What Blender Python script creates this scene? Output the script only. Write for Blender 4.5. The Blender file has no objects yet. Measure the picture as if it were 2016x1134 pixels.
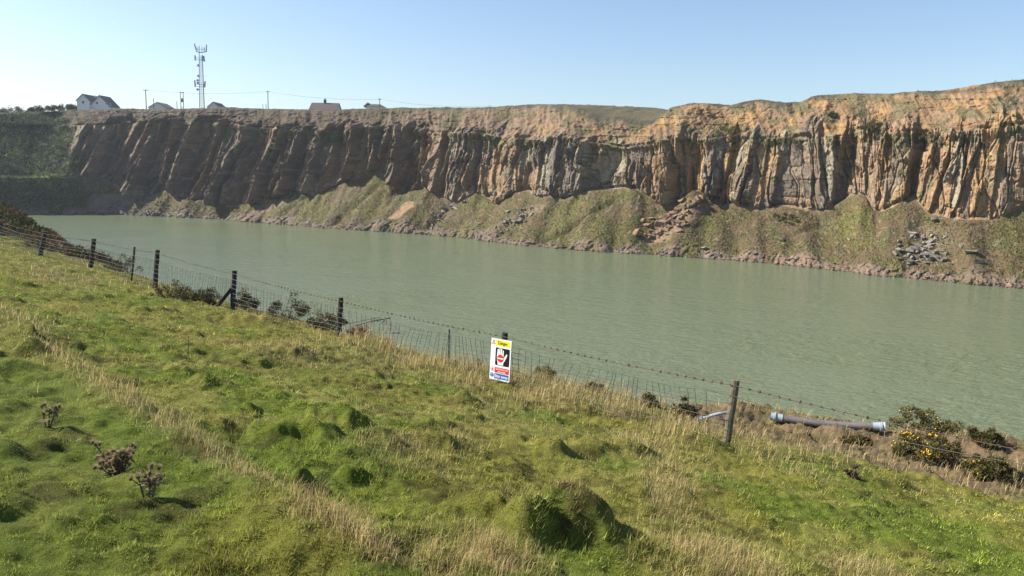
import bpy, bmesh, math, random
import numpy as np
from mathutils import Vector, Matrix
R = math.radians
rng = np.random.default_rng(7)
random.seed(7)
S = bpy.context.scene
COL = S.collection

# ------------------------------------------------------------------ camera
EYE = 20.0                       # metres above the lake
FPX = 1500.0                     # focal length in photo pixels (2016 wide)
pit, rol = math.atan(.15), R(1.5)
fw = np.array([0, math.cos(pit), -math.sin(pit)])
up0 = np.array([0, math.sin(pit), math.cos(pit)])
ri = np.array([math.cos(rol), 0, 0]) + math.sin(rol) * up0
upv = math.cos(rol) * up0 - math.sin(rol) * np.array([1, 0, 0])
cam = bpy.data.cameras.new('camera'); cam.sensor_width = 36; cam.lens = 36 * FPX / 2016
cam.clip_start = .1; cam.clip_end = 6000
co = bpy.data.objects.new('camera', cam); COL.objects.link(co)
M = Matrix(((ri[0], upv[0], -fw[0], 0), (ri[1], upv[1], -fw[1], 0), (ri[2], upv[2], -fw[2], EYE), (0, 0, 0, 1)))
co.matrix_world = M
S.camera = co

# ------------------------------------------------------------------ sky and sun
SUN_EL = 38.0
SUN_AZ = math.atan2(.985, .13)    # measured from +Y towards -X
sd = Vector((-math.sin(SUN_AZ) * math.cos(R(SUN_EL)), math.cos(SUN_AZ) * math.cos(R(SUN_EL)), math.sin(R(SUN_EL))))
W = bpy.data.worlds.new('World'); S.world = W; W.use_nodes = True
nt = W.node_tree; bg = nt.nodes['Background']
sky = nt.nodes.new('ShaderNodeTexSky'); sky.sky_type = 'NISHITA'; sky.sun_disc = False
sky.sun_elevation = R(SUN_EL); sky.sun_rotation = -SUN_AZ
sky.air_density = 1.0; sky.dust_density = 1.2; sky.ozone_density = 2.2; sky.altitude = 300
nt.links.new(sky.outputs[0], bg.inputs[0]); bg.inputs[1].default_value = .082
sl = bpy.data.lights.new('sun', 'SUN'); sl.energy = 4.6; sl.angle = R(.53); sl.color = (1, .94, .84)
so = bpy.data.objects.new('sun', sl); COL.objects.link(so)
so.rotation_euler = sd.to_track_quat('Z', 'Y').to_euler()
S.view_settings.view_transform = 'Standard'; S.view_settings.look = 'None'
S.view_settings.exposure = 1.15; S.view_settings.gamma = 1
S.render.engine = 'CYCLES'
S.cycles.max_bounces = 6; S.cycles.volume_bounces = 0
S.cycles.diffuse_bounces = 3; S.cycles.transparent_max_bounces = 4

# ------------------------------------------------------------------ helpers
def ray(px, py):
    px = np.asarray(px, float); py = np.asarray(py, float)
    return fw + ((px - 1008) / FPX)[..., None] * ri + ((567 - py) / FPX)[..., None] * upv
def proj(P):
    v = P - np.array([0, 0, EYE])
    z = v @ fw
    return 1008 + FPX * (v @ ri) / z, 567 - FPX * (v @ upv) / z
def at(px, py, Y):
    d = ray(px, py); return np.array([0, 0, EYE]) + d * (Y / d[1])
def sm(x, a, b):
    t = np.clip((x - a) / (b - a), 0, 1); return t * t * (3 - 2 * t)
def h2(ix, iy, seed):
    a = (ix.astype(np.int64) * 374761393 + iy.astype(np.int64) * 668265263 + seed * 2147483647) & 0xFFFFFFFF
    a = ((a ^ (a >> 13)) * 1274126177) & 0xFFFFFFFF
    a = ((a ^ (a >> 15)) * 2246822519) & 0xFFFFFFFF
    return ((a ^ (a >> 16)) & 0xFFFFFF) / float(0xFFFFFF)
def vn(x, y, seed=0):
    x, y = np.broadcast_arrays(np.asarray(x, float), np.asarray(y, float))
    ix = np.floor(x); iy = np.floor(y); fx = x - ix; fy = y - iy
    fx = fx * fx * fx * (fx * (fx * 6 - 15) + 10); fy = fy * fy * fy * (fy * (fy * 6 - 15) + 10)
    a = h2(ix, iy, seed); b = h2(ix + 1, iy, seed); c = h2(ix, iy + 1, seed); d = h2(ix + 1, iy + 1, seed)
    return (a * (1 - fx) + b * fx) * (1 - fy) + (c * (1 - fx) + d * fx) * fy * 1.0
def fbm(x, y, seed=0, o=4, g=.5):
    s = 0; a = 1; t = 0
    for k in range(o):
        s = s + a * (vn(x * 2 ** k + 17.3 * k, y * 2 ** k - 9.1 * k, seed + k) * 2 - 1); t += a; a *= g
    return s / t
def vor(x, y, seed=0):
    ix = np.floor(x); iy = np.floor(y)
    f1 = np.full(x.shape, 1e9); f2 = np.full(x.shape, 1e9)
    ca = np.zeros(x.shape); cb = np.zeros(x.shape); dx = np.zeros(x.shape); dy = np.zeros(x.shape)
    for a in (-1, 0, 1):
        for b in (-1, 0, 1):
            cx = ix + a; cy = iy + b
            ox = cx + .1 + .8 * h2(cx, cy, seed) - x; oy = cy + .1 + .8 * h2(cx, cy, seed + 1) - y
            d = ox * ox + oy * oy
            m = d < f1
            f2 = np.where(m, f1, np.minimum(f2, d)); f1 = np.where(m, d, f1)
            ca = np.where(m, cx, ca); cb = np.where(m, cy, cb); dx = np.where(m, -ox, dx); dy = np.where(m, -oy, dy)
    return ca, cb, dx, dy, np.sqrt(f2) - np.sqrt(f1)
def lerp(a, b, t): return a + (b - a) * t
def cmix(c, d, t): return c * (1 - t[..., None]) + np.asarray(d) * t[..., None]

def tag(o, label=None, cat=None, group=None, kind=None):
    if label: o['label'] = label
    if cat: o['category'] = cat
    if group: o['group'] = group
    if kind: o['kind'] = kind
    return o
def link(o, parent=None):
    COL.objects.link(o)
    if parent is not None: o.parent = parent
    return o
def mesh_np(name, V, F, mat, parent=None, smooth=False, col=None):
    """V (n,3) array, F list of int arrays (m,k)"""
    me = bpy.data.meshes.new(name)
    V = np.ascontiguousarray(V, np.float32)
    if not isinstance(F, (list, tuple)): F = [F]
    me.vertices.add(len(V)); me.vertices.foreach_set('co', V.ravel())
    li = np.concatenate([f.ravel() for f in F]).astype(np.int32)
    tot = np.concatenate([np.full(len(f), f.shape[1]) for f in F]).astype(np.int32)
    st = np.concatenate([[0], np.cumsum(tot)[:-1]]).astype(np.int32)
    me.loops.add(len(li)); me.loops.foreach_set('vertex_index', li)
    me.polygons.add(len(tot)); me.polygons.foreach_set('loop_start', st)
    try: me.polygons.foreach_set('loop_total', tot)
    except Exception: pass
    me.update(calc_edges=True)
    if smooth: me.polygons.foreach_set('use_smooth', np.ones(len(tot), bool))
    if col is not None:
        a = me.color_attributes.new('col', 'FLOAT_COLOR', 'POINT')
        c = np.ones((len(V), 4), np.float32); c[:, :3] = col
        a.data.foreach_set('color', c.ravel())
    me.materials.append(mat)
    return link(bpy.data.objects.new(name, me), parent)
def grid_faces(nu, nv):
    i = np.arange(nu - 1)[:, None] * nv + np.arange(nv - 1)[None, :]
    return np.stack([i, i + nv, i + nv + 1, i + 1], -1).reshape(-1, 4)
class MB:
    def __init__(s): s.v = []; s.f = []
    def add(s, vs, fs):
        b = len(s.v); s.v += [tuple(v) for v in vs]; s.f += [tuple(b + i for i in f) for f in fs]
    def box(s, a, b):
        (x0, y0, z0), (x1, y1, z1) = a, b
        s.add([(x0, y0, z0), (x1, y0, z0), (x1, y1, z0), (x0, y1, z0), (x0, y0, z1), (x1, y0, z1), (x1, y1, z1), (x0, y1, z1)],
              [(0, 3, 2, 1), (4, 5, 6, 7), (0, 1, 5, 4), (1, 2, 6, 5), (2, 3, 7, 6), (3, 0, 4, 7)])
    def tube(s, pts, r, n=6, caps=True):
        pts = [Vector(p) for p in pts]; N = len(pts)
        rs = r if isinstance(r, (list, tuple)) else [r] * N
        b = len(s.v); ref = Vector((0, 0, 1))
        for i, p in enumerate(pts):
            d = (pts[min(i + 1, N - 1)] - pts[max(i - 1, 0)]).normalized()
            rr = ref if abs(d.dot(ref)) < .95 else Vector((1, 0, 0))
            a = d.cross(rr).normalized(); c = d.cross(a).normalized()
            for k in range(n):
                t = 2 * math.pi * k / n
                q = p + (a * math.cos(t) + c * math.sin(t)) * rs[i]; s.v.append(tuple(q))
        for i in range(N - 1):
            for k in range(n):
                k2 = (k + 1) % n
                s.f.append((b + i * n + k, b + i * n + k2, b + (i + 1) * n + k2, b + (i + 1) * n + k))
        if caps:
            s.f.append(tuple(b + k for k in range(n))[::-1]); s.f.append(tuple(b + (N - 1) * n + k for k in range(n)))
    def bar(s, p, q, w, h=None):
        p = Vector(p); q = Vector(q); h = h or w; d = (q - p).normalized()
        rr = Vector((0, 0, 1)) if abs(d.z) < .95 else Vector((1, 0, 0))
        a = d.cross(rr).normalized() * w / 2; c = d.cross(a).normalized() * h / 2
        s.add([p - a - c, p + a - c, p + a + c, p - a + c, q - a - c, q + a - c, q + a + c, q - a + c],
              [(0, 3, 2, 1), (4, 5, 6, 7), (0, 1, 5, 4), (1, 2, 6, 5), (2, 3, 7, 6), (3, 0, 4, 7)])
    def build(s, name, mat, parent=None, smooth=False):
        me = bpy.data.meshes.new(name); me.from_pydata(s.v, [], s.f); me.materials.append(mat); me.update()
        if smooth:
            for p in me.polygons: p.use_smooth = True
        return link(bpy.data.objects.new(name, me), parent)
def empty(name, loc, rz=0):
    o = bpy.data.objects.new(name, None); o.location = loc; o.rotation_euler = (0, 0, rz); o.empty_display_size = .2
    return link(o)
def material(name, color=(.5, .5, .5), rough=.8, attr=False, noise=None, bump=None, metal=0, transl=0, spec=.3, coord='Object', ramp2=None):
    """noise=(scale, amount) brightness variation; bump=(scale, distance); ramp2=(scale, colour, lo, hi) second colour patches"""
    m = bpy.data.materials.new(name); m.use_nodes = True; n = m.node_tree; L = n.links
    b = n.nodes['Principled BSDF']; b.inputs['Roughness'].default_value = rough; b.inputs['Metallic'].default_value = metal
    b.inputs['Specular IOR Level'].default_value = spec
    tc = n.nodes.new('ShaderNodeTexCoord').outputs[coord]
    if attr:
        a = n.nodes.new('ShaderNodeAttribute'); a.attribute_name = 'col'; c = a.outputs['Color']
    else:
        a = n.nodes.new('ShaderNodeRGB'); a.outputs[0].default_value = (*color, 1); c = a.outputs[0]
    if ramp2:
        t = n.nodes.new('ShaderNodeTexNoise'); t.inputs['Scale'].default_value = ramp2[0]; t.inputs['Detail'].default_value = 5
        L.new(tc, t.inputs['Vector'])
        mr = n.nodes.new('ShaderNodeMapRange'); mr.inputs[1].default_value = ramp2[2]; mr.inputs[2].default_value = ramp2[3]
        L.new(t.outputs[0], mr.inputs[0])
        mx = n.nodes.new('ShaderNodeMix'); mx.data_type = 'RGBA'; L.new(mr.outputs[0], mx.inputs[0]); L.new(c, mx.inputs[6])
        mx.inputs[7].default_value = (*ramp2[1], 1); c = mx.outputs[2]
    if noise:
        t = n.nodes.new('ShaderNodeTexNoise'); t.inputs['Scale'].default_value = noise[0]; t.inputs['Detail'].default_value = 6
        t.inputs['Roughness'].default_value = .65
        L.new(tc, t.inputs['Vector'])
        mr = n.nodes.new('ShaderNodeMapRange'); mr.inputs[1].default_value = .25; mr.inputs[2].default_value = .75
        mr.inputs[3].default_value = 1 - noise[1]; mr.inputs[4].default_value = 1 + noise[1]; L.new(t.outputs[0], mr.inputs[0])
        vm = n.nodes.new('ShaderNodeVectorMath'); vm.operation = 'SCALE'; L.new(c, vm.inputs[0]); L.new(mr.outputs[0], vm.inputs['Scale'])
        c = vm.outputs[0]
    L.new(c, b.inputs['Base Color'])
    if bump:
        t = n.nodes.new('ShaderNodeTexNoise'); t.inputs['Scale'].default_value = bump[0]; t.inputs['Detail'].default_value = 8
        t.inputs['Roughness'].default_value = .7
        L.new(tc, t.inputs['Vector'])
        bp = n.nodes.new('ShaderNodeBump'); bp.inputs['Distance'].default_value = bump[1]; bp.inputs['Strength'].default_value = 1
        L.new(t.outputs[0], bp.inputs['Height']); L.new(bp.outputs[0], b.inputs['Normal'])
    if transl:
        tr = n.nodes.new('ShaderNodeBsdfTranslucent'); L.new(c, tr.inputs[0])
        ms = n.nodes.new('ShaderNodeMixShader'); ms.inputs[0].default_value = transl
        L.new(b.outputs[0], ms.inputs[1]); L.new(tr.outputs[0], ms.inputs[2])
        L.new(ms.outputs[0], n.nodes['Material Output'].inputs[0])
    return m

M_rock = material('quarry_rock', attr=True, rough=.9, noise=(1.6, .35), bump=(1.3, .35))
M_ground = material('turf_ground', attr=True, rough=1, noise=(9, .4), bump=(14, .05), spec=.1)
M_grass = material('grass_blades', attr=True, rough=.7, transl=.38, spec=.2)
M_boulder_b = material('brown_boulder', (.21, .125, .078), .9, noise=(2, .4), bump=(3, .1), ramp2=(.8, (.17, .14, .11), .45, .6))
M_boulder_g = material('grey_boulder', (.17, .15, .125), .9, noise=(2, .4), bump=(3, .1), ramp2=(.7, (.21, .195, .165), .5, .62))
M_post = material('weathered_post', (.135, .115, .082), .95, noise=(12, .5), bump=(40, .01))
M_post_dark = material('tarred_post', (.035, .034, .03), .95, noise=(12, .5), bump=(40, .01))
M_wire = material('galvanised_wire', (.085, .08, .075), .7)
M_barb = material('rusty_wire', (.10, .075, .055), .7, metal=.3)
M_gorse = material('gorse_leaves', attr=True, rough=.8, transl=.15)
M_stem = material('woody_stem', (.07, .05, .035), .9)
M_flower = material('gorse_flowers', (.75, .48, .03), .7, transl=.2)

# ------------------------------------------------------------------ the far quarry face
NX = 2300
X = np.linspace(-140, 2170, NX)
def cur(*p):
    a = np.array(p, float); return lambda x: np.interp(x, a[:, 0], a[:, 1])
y_sh = cur((-140, 424), (75, 423), (200, 422), (300, 426), (420, 432), (520, 440), (620, 449), (770, 458), (900, 468), (1010, 483), (1100, 491), (1180, 497), (1270, 503),
           (1380, 509), (1480, 517), (1560, 524), (1620, 531), (1720, 544), (1820, 552), (1900, 560), (2016, 570), (2170, 584))
y_top = cur((-140, 226), (0, 222), (60, 222), (150, 217), (240, 214), (340, 216), (400, 214), (430, 211), (470, 214), (520, 215), (620, 218), (700, 215), (800, 213), (900, 213), (960, 211), (1030, 208),
            (1110, 209), (1140, 216), (1180, 234), (1250, 244), (1290, 240), (1320, 213), (1365, 203), (1400, 206), (1418, 214), (1440, 207), (1470, 199), (1490, 196),
            (1540, 205), (1575, 203), (1600, 191), (1640, 187), (1680, 184), (1760, 184), (1850, 178), (1940, 165), (2016, 157), (2170, 140))
y_mid = cur((-140, 254), (100, 252), (130, 248), (250, 244), (330, 238), (450, 240), (500, 250), (600, 258), (700, 256), (800, 252), (850, 262), (950, 262), (1000, 272),
            (1060, 276), (1150, 278), (1230, 290), (1280, 285), (1330, 270), (1400, 276), (1450, 264), (1500, 274), (1560, 270), (1620, 268), (1660, 264), (1700, 258), (1760, 263),
            (1830, 262), (1900, 258), (2016, 246), (2170, 235))
y_bas = cur((-140, 350), (100, 349), (150, 347), (190, 350), (235, 366), (262, 392), (300, 385), (322, 372), (350, 392), (372, 398), (400, 392), (430, 412), (470, 402), (500, 404),
            (560, 386), (600, 376), (616, 390), (650, 372), (700, 350), (745, 334), (765, 352), (782, 388), (800, 380), (840, 372), (900, 402), (940, 378), (985, 406), (1010, 378), (1035, 374),
            (1060, 390), (1080, 384), (1110, 396), (1150, 376), (1200, 372), (1240, 368), (1270, 380), (1300, 404), (1325, 405), (1370, 372), (1385, 376), (1400, 404), (1422, 406),
            (1440, 398), (1490, 418), (1533, 404), (1581, 412), (1626, 416), (1650, 400), (1675, 384), (1705, 380), (1718, 412), (1735, 418), (1764, 404), (1796, 383),
            (1825, 420), (1886, 432), (1959, 432), (2016, 404), (2170, 400))
def gauss(a, k):
    r = int(3 * k); w = np.exp(-.5 * (np.arange(-r, r + 1) / k) ** 2); w /= w.sum()
    return np.convolve(np.pad(a, r, mode='edge'), w, 'valid')
dr = ray(X, y_sh(X)); tt = -EYE / dr[:, 2]
SH = np.stack([dr[:, 0] * tt, dr[:, 1] * tt], 1)
SH[:, 0] = gauss(SH[:, 0], 4); SH[:, 1] = gauss(SH[:, 1], 4)
Nin = np.stack([gauss(np.interp(X, [-140, 60, 200, 420, 900], [-.62, -.5, -.05, .36, .56]), 40)] * 2, 1)
Nin[:, 1] = np.sqrt(1 - Nin[:, 0] ** 2); Nin /= np.linalg.norm(Nin, axis=1)[:, None]
lf = 1 - sm(X, 90, 240)
lfn = 1 - sm(X, 60, 330)         # the grassy, unquarried left end
a1 = lerp(np.tan(R(35.)), np.tan(R(58.)), lf)
a2 = lerp(lerp(np.tan(R(62.)), np.tan(R(78.)), sm(X, 350, 1000)), np.tan(R(33.)), lfn)
a3 = lerp(lerp(np.tan(R(50.)), np.tan(R(42.)), sm(X, 300, 900)), np.tan(R(30.)), lf)
def P3(d, z): return np.stack([SH[:, 0] + Nin[:, 0] * d, SH[:, 1] + Nin[:, 1] * d, z], 1)
def solve(dfun, z0, z1, yf):
    lo = np.zeros(NX) + z0; hi = np.zeros(NX) + z1
    for _ in range(40):
        m = (lo + hi) / 2
        px, py = proj(P3(dfun(m), m)); below = py > yf(px)
        lo = np.where(below, m, lo); hi = np.where(below, hi, m)
    return (lo + hi) / 2
zb = solve(lambda z: z / a1, 0, 60, y_bas); db = zb / a1
db = .6 * gauss(db, 45) + .4 * gauss(db, 5)
zb = gauss(solve(lambda z: db + 0 * z, 0, 60, y_bas), 6)
zm = solve(lambda z: db + (z - zb) / a2, zb + .05, 90, y_mid)
dm = db + (zm - zb) / a2; dm = .7 * gauss(dm, 30) + .3 * dm; dm = np.maximum(dm, db + .3)
zm = gauss(solve(lambda z: dm + 0 * z, zb, 90, y_mid), 2)
zt = solve(lambda z: dm + (z - zm) / a3, zm + .05, 110, y_top)
dt = dm + (zt - zm) / a3; dt = .75 * gauss(dt, 25) + .25 * dt; dt = np.maximum(dt, dm + .5)
zt = gauss(solve(lambda z: dt + 0 * z, zm, 110, y_top), 1.5)
y_pl = lambda x: np.interp(x, [-140, 1080, 1150, 1300, 1360, 2170], [228, 224, 214.5, 215.5, 222, 200])
dp = dt + 45
zp = solve(lambda z: dp + 0 * z, zm, 110, y_pl); zp = gauss(np.minimum(zp, zt + 12), 6)

# arc length along the face in metres
mid = P3((db + dm) / 2, zm); U = np.concatenate([[0], np.cumsum(np.hypot(*np.diff(gauss(mid[:, 0], 20) + 1j * gauss(mid[:, 1], 20)).view(float).reshape(-1, 2).T))])
NT, NR, NU, NPp = 150, 190, 90, 26
rows = []
for k in range(NT):
    t = k / NT; rows.append((0, t))
for k in range(NR): rows.append((1, k / NR))
for k in range(NU): rows.append((2, k / NU))
for k in range(NPp): rows.append((3, k / (NPp - 1)))
seg = np.array([r[0] for r in rows]); tv = np.array([r[1] for r in rows]); NV = len(rows)
zk = [np.full(NX, -2.2), zb, zm, zt, zp]; dk = [np.full(NX, -2.0), db, dm, dt, dp]
Z = np.zeros((NX, NV)); D = np.zeros((NX, NV))
for j in range(NV):
    s, t = seg[j], tv[j]
    if s == 0:
        D[:, j] = lerp(dk[0], dk[1], t)
        sag = -.35 * np.sin(math.pi * t) * zb * .12
        Z[:, j] = lerp(zk[0], zk[1], t) + sag
    elif s == 3:
        D[:, j] = lerp(dk[3], dk[4], t ** 1.5); Z[:, j] = lerp(zk[3], zk[4], sm(np.array(t), -.2, 1))
    elif s == 1:
        tz_ = lerp(t, max(0, (t - .2) / .8), 1 - sm(X, 50, 150)); Z[:, j] = lerp(zk[1], zk[2], tz_); D[:, j] = lerp(dk[1], dk[2], t)
    else:
        Z[:, j] = lerp(zk[s], zk[s + 1], t); D[:, j] = lerp(dk[s], dk[s + 1], t)
UU = np.repeat(U[:, None], NV, 1); XX = np.repeat(X[:, None], NV, 1)
TV = np.repeat(tv[None, :], NX, 0); SG = np.repeat(seg[None, :], NX, 0)
LF = np.repeat(lf[:, None], NV, 1); LF = 1 - sm(XX + 35 * fbm(UU / 7, Z / 7, 66, 3) + 1.2 * (Z - 22), 95, 165)
H = Z
base_sh = np.repeat(gauss(zb, 10)[:, None], NV, 1)
rock = np.where(SG == 1, sm(TV, 0, .03), 0) * (1 - LF)
rock = np.where(SG == 2, (1 - sm(TV + .5 * fbm(UU / 3.5, H / 9, 62, 3) + .12 * fbm(UU / 1., H / 2, 63, 3), .0, .22)) * (1 - LF), rock)
rock = np.where((SG == 1) & (TV < .1), rock * sm(TV + .02, 0, .05), rock)
wu = UU + 1.0 * fbm(UU / 6, H / 9, 3, 3) + 5.0 * fbm(UU / 17, H / 60, 2, 2) - lerp(.15, -.04, sm(XX, 500, 1300)) * (H - 20)
out = np.zeros((NX, NV))
# large buttresses: sharp right-hand edge, sloping left-hand face
def buttress(w, seed, amp, zs):
    q = wu / w + .5 * fbm(H / zs, wu / (w * 6), seed, 2)
    ca = np.floor(q); fr = q - ca
    j = h2(ca, ca * 0 + 3, seed); wd = .22 + .62 * j
    ramp = np.where(fr < wd, fr / wd, 1 - sm(fr, wd, wd + .10) * 1.0 + 0 * fr)
    ramp = np.where(fr >= wd, (1 - sm(fr, wd, wd + .09)), ramp)
    return amp * (.5 + h2(ca, ca * 0 + 9, seed)) * ramp
lefty = 1 - sm(XX, 450, 1050)
out += buttress(10.5, 11, 1, 22) * lerp(1.0, 4.6, lefty)
out += buttress(4.3, 21, 1, 10) * lerp(.75, 2.1, lefty)
brk = .45 + 1.1 * sm(fbm(UU / 11, H / 9, 68, 3), -.25, .3)
for w, hh, amp, gr, sdv in ((3.9, 15., .95, 1.1, 31), (1.8, 7.5, .62, 1.0, 41), (.85, 3.0, .28, .9, 51), (.45, .8, .13, .8, 56)):
    ca, cb, dx, dy, ed = vor(wu / w, H / hh, sdv)
    r1 = h2(ca, cb, sdv + 5); r2 = h2(ca, cb, sdv + 6) * 2 - 1; r3 = h2(ca, cb, sdv + 7) * 2 - 1
    out += amp * brk * ((r1 - .5) * 1.5 + gr * r2 * dx * 1.4 + .5 * r3 * dy)
    if w == 1.8: cellA = (h2(ca, cb, 90), h2(ca, cb, 91), ed)
    if w == 3.9: cellB = (h2(ca, cb, 92), h2(ca, cb, 93), ed)
out += .10 * fbm(UU / .6, H / .6, 61, 3)
out += .32 * (h2(np.floor(H / 3.4 + .6 * fbm(UU / 10, H / 30, 69, 2)), np.floor(wu / 6), 70) - .5) + .2 * (h2(np.floor(H / 1.3 + .6 * fbm(UU / 4, H / 30, 71, 2)), np.floor(wu / 2.2), 72) - .5)
out += .55 * brk * (1 - 2 * np.abs(fbm(wu / 2.4, H / 22, 58, 3)))
out -= .5 * (1 - sm(cellB[2], 0, .10)) + .3 * (1 - sm(cellA[2], 0, .14))
# specific deep shaded recesses, read at mid height of the face
tanf = np.gradient(U) / np.gradient(X)
pxm, _ = proj(P3((db + dm) / 2, (zb + zm) / 2))
rec = np.zeros(NX)
for x0, x1, dep in ((200, 262, 5), (292, 345, 5.5), (372, 430, 5.5), (484, 512, 3), (560, 575, 2.5), (655, 700, 4.5), (792, 842, 5.0), (868, 885, 2.5), (938, 955, 1.5), (1030, 1062, 3.0), (1098, 1112, 2),
                    (1160, 1236, 4.5), (1328, 1392, 4.5), (1432, 1452, 3.5), (1505, 1522, 1.5), (1650, 1680, 4.5), (1790, 1812, 4), (1735, 1748, 1.5), (1880, 1892, 1.2), (1960, 1975, 1.5)):
    f = (pxm - x0) / (x1 - x0)
    prof = sm(f, -.10, .02) * (1 - sm(f, .45, 1.15))
    rec = np.maximum(rec, dep * (.65 if x0 > 900 else 1.05) * prof)
# let recess edges wander with height
wig = 5 * fbm(H / 7, UU / 30, 71, 3) * np.repeat((1 / np.maximum(tanf, .02))[:, None], NV, 1) * .18
idx = np.clip(np.arange(NX)[:, None] + wig * NX / 2310, 0, NX - 1)
REC = np.interp(idx.ravel(), np.arange(NX), rec).reshape(NX, NV)
hfac = np.where(SG == 1, sm(TV, -.15, .15) * (1 - .35 * sm(TV, .75, 1.1)), np.where(SG == 2, .65 * (1 - sm(TV, 0, .55)), np.where(SG == 0, sm(TV, .8, 1.0), 0)))
out_all = out * rock - REC * np.where(SG == 0, 0, hfac) * (1 - LF)
# ledge lip at the top of the columns and undercuts at their foot
out_all += rock * np.where(SG == 1, .9 * sm(TV, .88, .97) * (fbm(UU / 7, H / 40, 77, 3) > -.1), 0)
und = sm(fbm(UU / 9, UU / 50, 79, 2), .0, .25) + sm(XX, 1815, 1835) * .3
out_all -= rock * np.where(SG == 1, 1.5 * (1 - sm(TV, .0, .10 + .06 * sm(XX, 1815, 1835))) * und, 0)
# upper earthy slope
up_m = np.where(SG == 2, sm(TV, .0, .12) * (1 - .6 * sm(TV, .85, 1.)), 0)
dg = UU + .75 * H
gul = 1 - np.abs(fbm(dg / 5.5, H / 16, 81, 4)) * 2
upb = 1.5 * gul + 1.0 * fbm(UU / 9, H / 7, 85, 4) + .6 * fbm(UU / 1.2, H / .9, 87, 5, .62)
led = H / 2.1 + .6 * fbm(UU / 9, H / 9, 88, 2); led = led - np.floor(led)
upb += .28 * (1 - led) * sm(fbm(UU / 8, H / 4, 89, 3), -.1, .25)
out_all += up_m * upb * (1 - .5 * LF)
# left grassy hillside: diagonal folds
lh = LF * np.where(SG == 0, sm(TV, .3, .6), np.where(SG == 1, .6 * sm(TV, .14, .3), 0) + np.where(SG == 2, sm(TV, 0, .2) * (1 - sm(TV, .85, 1)), 0))
out_all += lh * (7 * fbm((UU + 1.1 * H) / 14, H / 40, 93, 3) + 1.3 * fbm(UU / 2.5, H / 2.5, 94, 5, .6))
D2 = D - out_all
# talus relief
ta = np.where(SG == 0, sm(TV, .05, .2) * (1 - sm(TV, .93, 1.0)), 0) * (1 - .7 * LF)
dgt = UU + .35 * D
tz = 2.4 * fbm(dgt / 9, D / 60, 101, 3) + .32 * fbm(UU / 3, D / 4, 103, 5, .5) + .32 * np.maximum(0, fbm(UU / 1.1, D / 1.0, 105, 3))
tm_fine = .14 * fbm(UU / .35, D / .35, 107, 2)
Z2 = Z + ta * (tz + tm_fine)
for x0, y0, x1, y1, wpx, dep in ((745, 360, 650, 445, 10, 1.6), (905, 385, 830, 455, 9, 1.4), (1225, 385, 1070, 470, 9, 1.3), (1370, 400, 1260, 480, 22, .6), (1700, 390, 1560, 470, 12, .7), (600, 395, 545, 430, 8, 1.2), (1075, 395, 990, 450, 16, .6)):
    pxg, pyg = proj(np.stack([SH[:, 0:1] + Nin[:, 0:1] * D, SH[:, 1:2] + Nin[:, 1:2] * D, Z], -1).reshape(-1, 3)); pxg = pxg.reshape(NX, NV); pyg = pyg.reshape(NX, NV)
    f = (pyg - y0) / (y1 - y0); xc = lerp(x0, x1, f) + 5 * fbm(f * 6, f * 0, 7)
    Z2 -= np.where(SG == 0, dep * np.exp(-((pxg - xc) / wpx) ** 2) * sm(f, -.05, .1) * (1 - sm(f, .85, 1.1)), 0)
# eroded bank at the water's edge
bank = np.where(SG == 0, sm(Z, -.6, .5), 0)
Z2 += np.where(SG == 0, (.6 + .8 * fbm(UU / 6, UU * 0, 111, 3)) * sm(Z, -.5, .25) * (1 - sm(Z, 1, 6)), 0)
bk = np.where(SG == 0, sm(Z, -1.5, -.2) * (1 - sm(Z, .8, 2.2)), 0)
ca, cb, dx, dy, ed = vor(UU / .9, Z / .5, 121)
D2 -= bk * .8 * (h2(ca, cb, 122) - .3) + bk * .7 * fbm(UU / 2.5, Z, 123, 3)
# rim fringe of heather
rim = np.where(SG == 2, sm(TV + .12 * fbm(UU / 3, D / 3, 130, 3), .84, .97), np.where(SG == 3, 1 - sm(TV, .0, .3), 0))
Z2 += rim * (.35 * np.maximum(0, fbm(UU / 1.6, D / 3, 131, 4)) + .25 * fbm(UU / 9, D / 9, 133, 2))
Z2 += np.where(SG == 3, sm(TV, .1, .4) * .5 * fbm(UU / 2.5, D / 2.5, 135, 3), 0)

V = np.stack([SH[:, 0:1] + Nin[:, 0:1] * D2, SH[:, 1:2] + Nin[:, 1:2] * D2, Z2], -1)
PX, PY = proj(V.reshape(-1, 3)); PX = PX.reshape(NX, NV); PY = PY.reshape(NX, NV)
# ---- surface colours of the face, with some shade at the left put in
C = np.zeros((NX, NV, 3))
warm = sm(fbm(UU / 16, H / 25, 141, 3) + .75 * (sm(XX, 560, 1300) - .42), -.25, .35)
c = np.zeros((NX, NV, 3)) + np.array([.225, .16, .112])
c = cmix(c, (.30, .19, .10), warm * sm(cellB[0], .15, .6))
c = cmix(c, (.36, .22, .10), sm(fbm(UU / 7, H / 20, 143, 3), .05, .3) * sm(XX, 900, 1500) * .85)
c = cmix(c, (.27, .165, .10), (cellA[0] > .72) * .55 * warm)
c = cmix(c, (.10, .092, .088), (cellB[1] > lerp(.82, .6, lefty)) * .6)
c = cmix(c, (.12, .105, .095), (cellA[1] > .78) * .6)
c = cmix(c, (.31, .275, .20), ((cellB[0] > .88) & (cellA[0] > .3)) * .6)
c = cmix(c, (.30, .285, .20), sm(fbm(UU / 1.3, H / 1.6, 145, 3), .22, .45) * .4)
st = sm(fbm(UU / .8, H / 6, 147, 3), .15, .4); c = cmix(c, (.11, .09, .075), st * .3)
bd_ = np.floor(H / 3.4 + .6 * fbm(UU / 10, H / 30, 69, 2)); c = c * (.80 + .16 * h2(bd_, np.floor(wu / 6), 70))[..., None]
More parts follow.
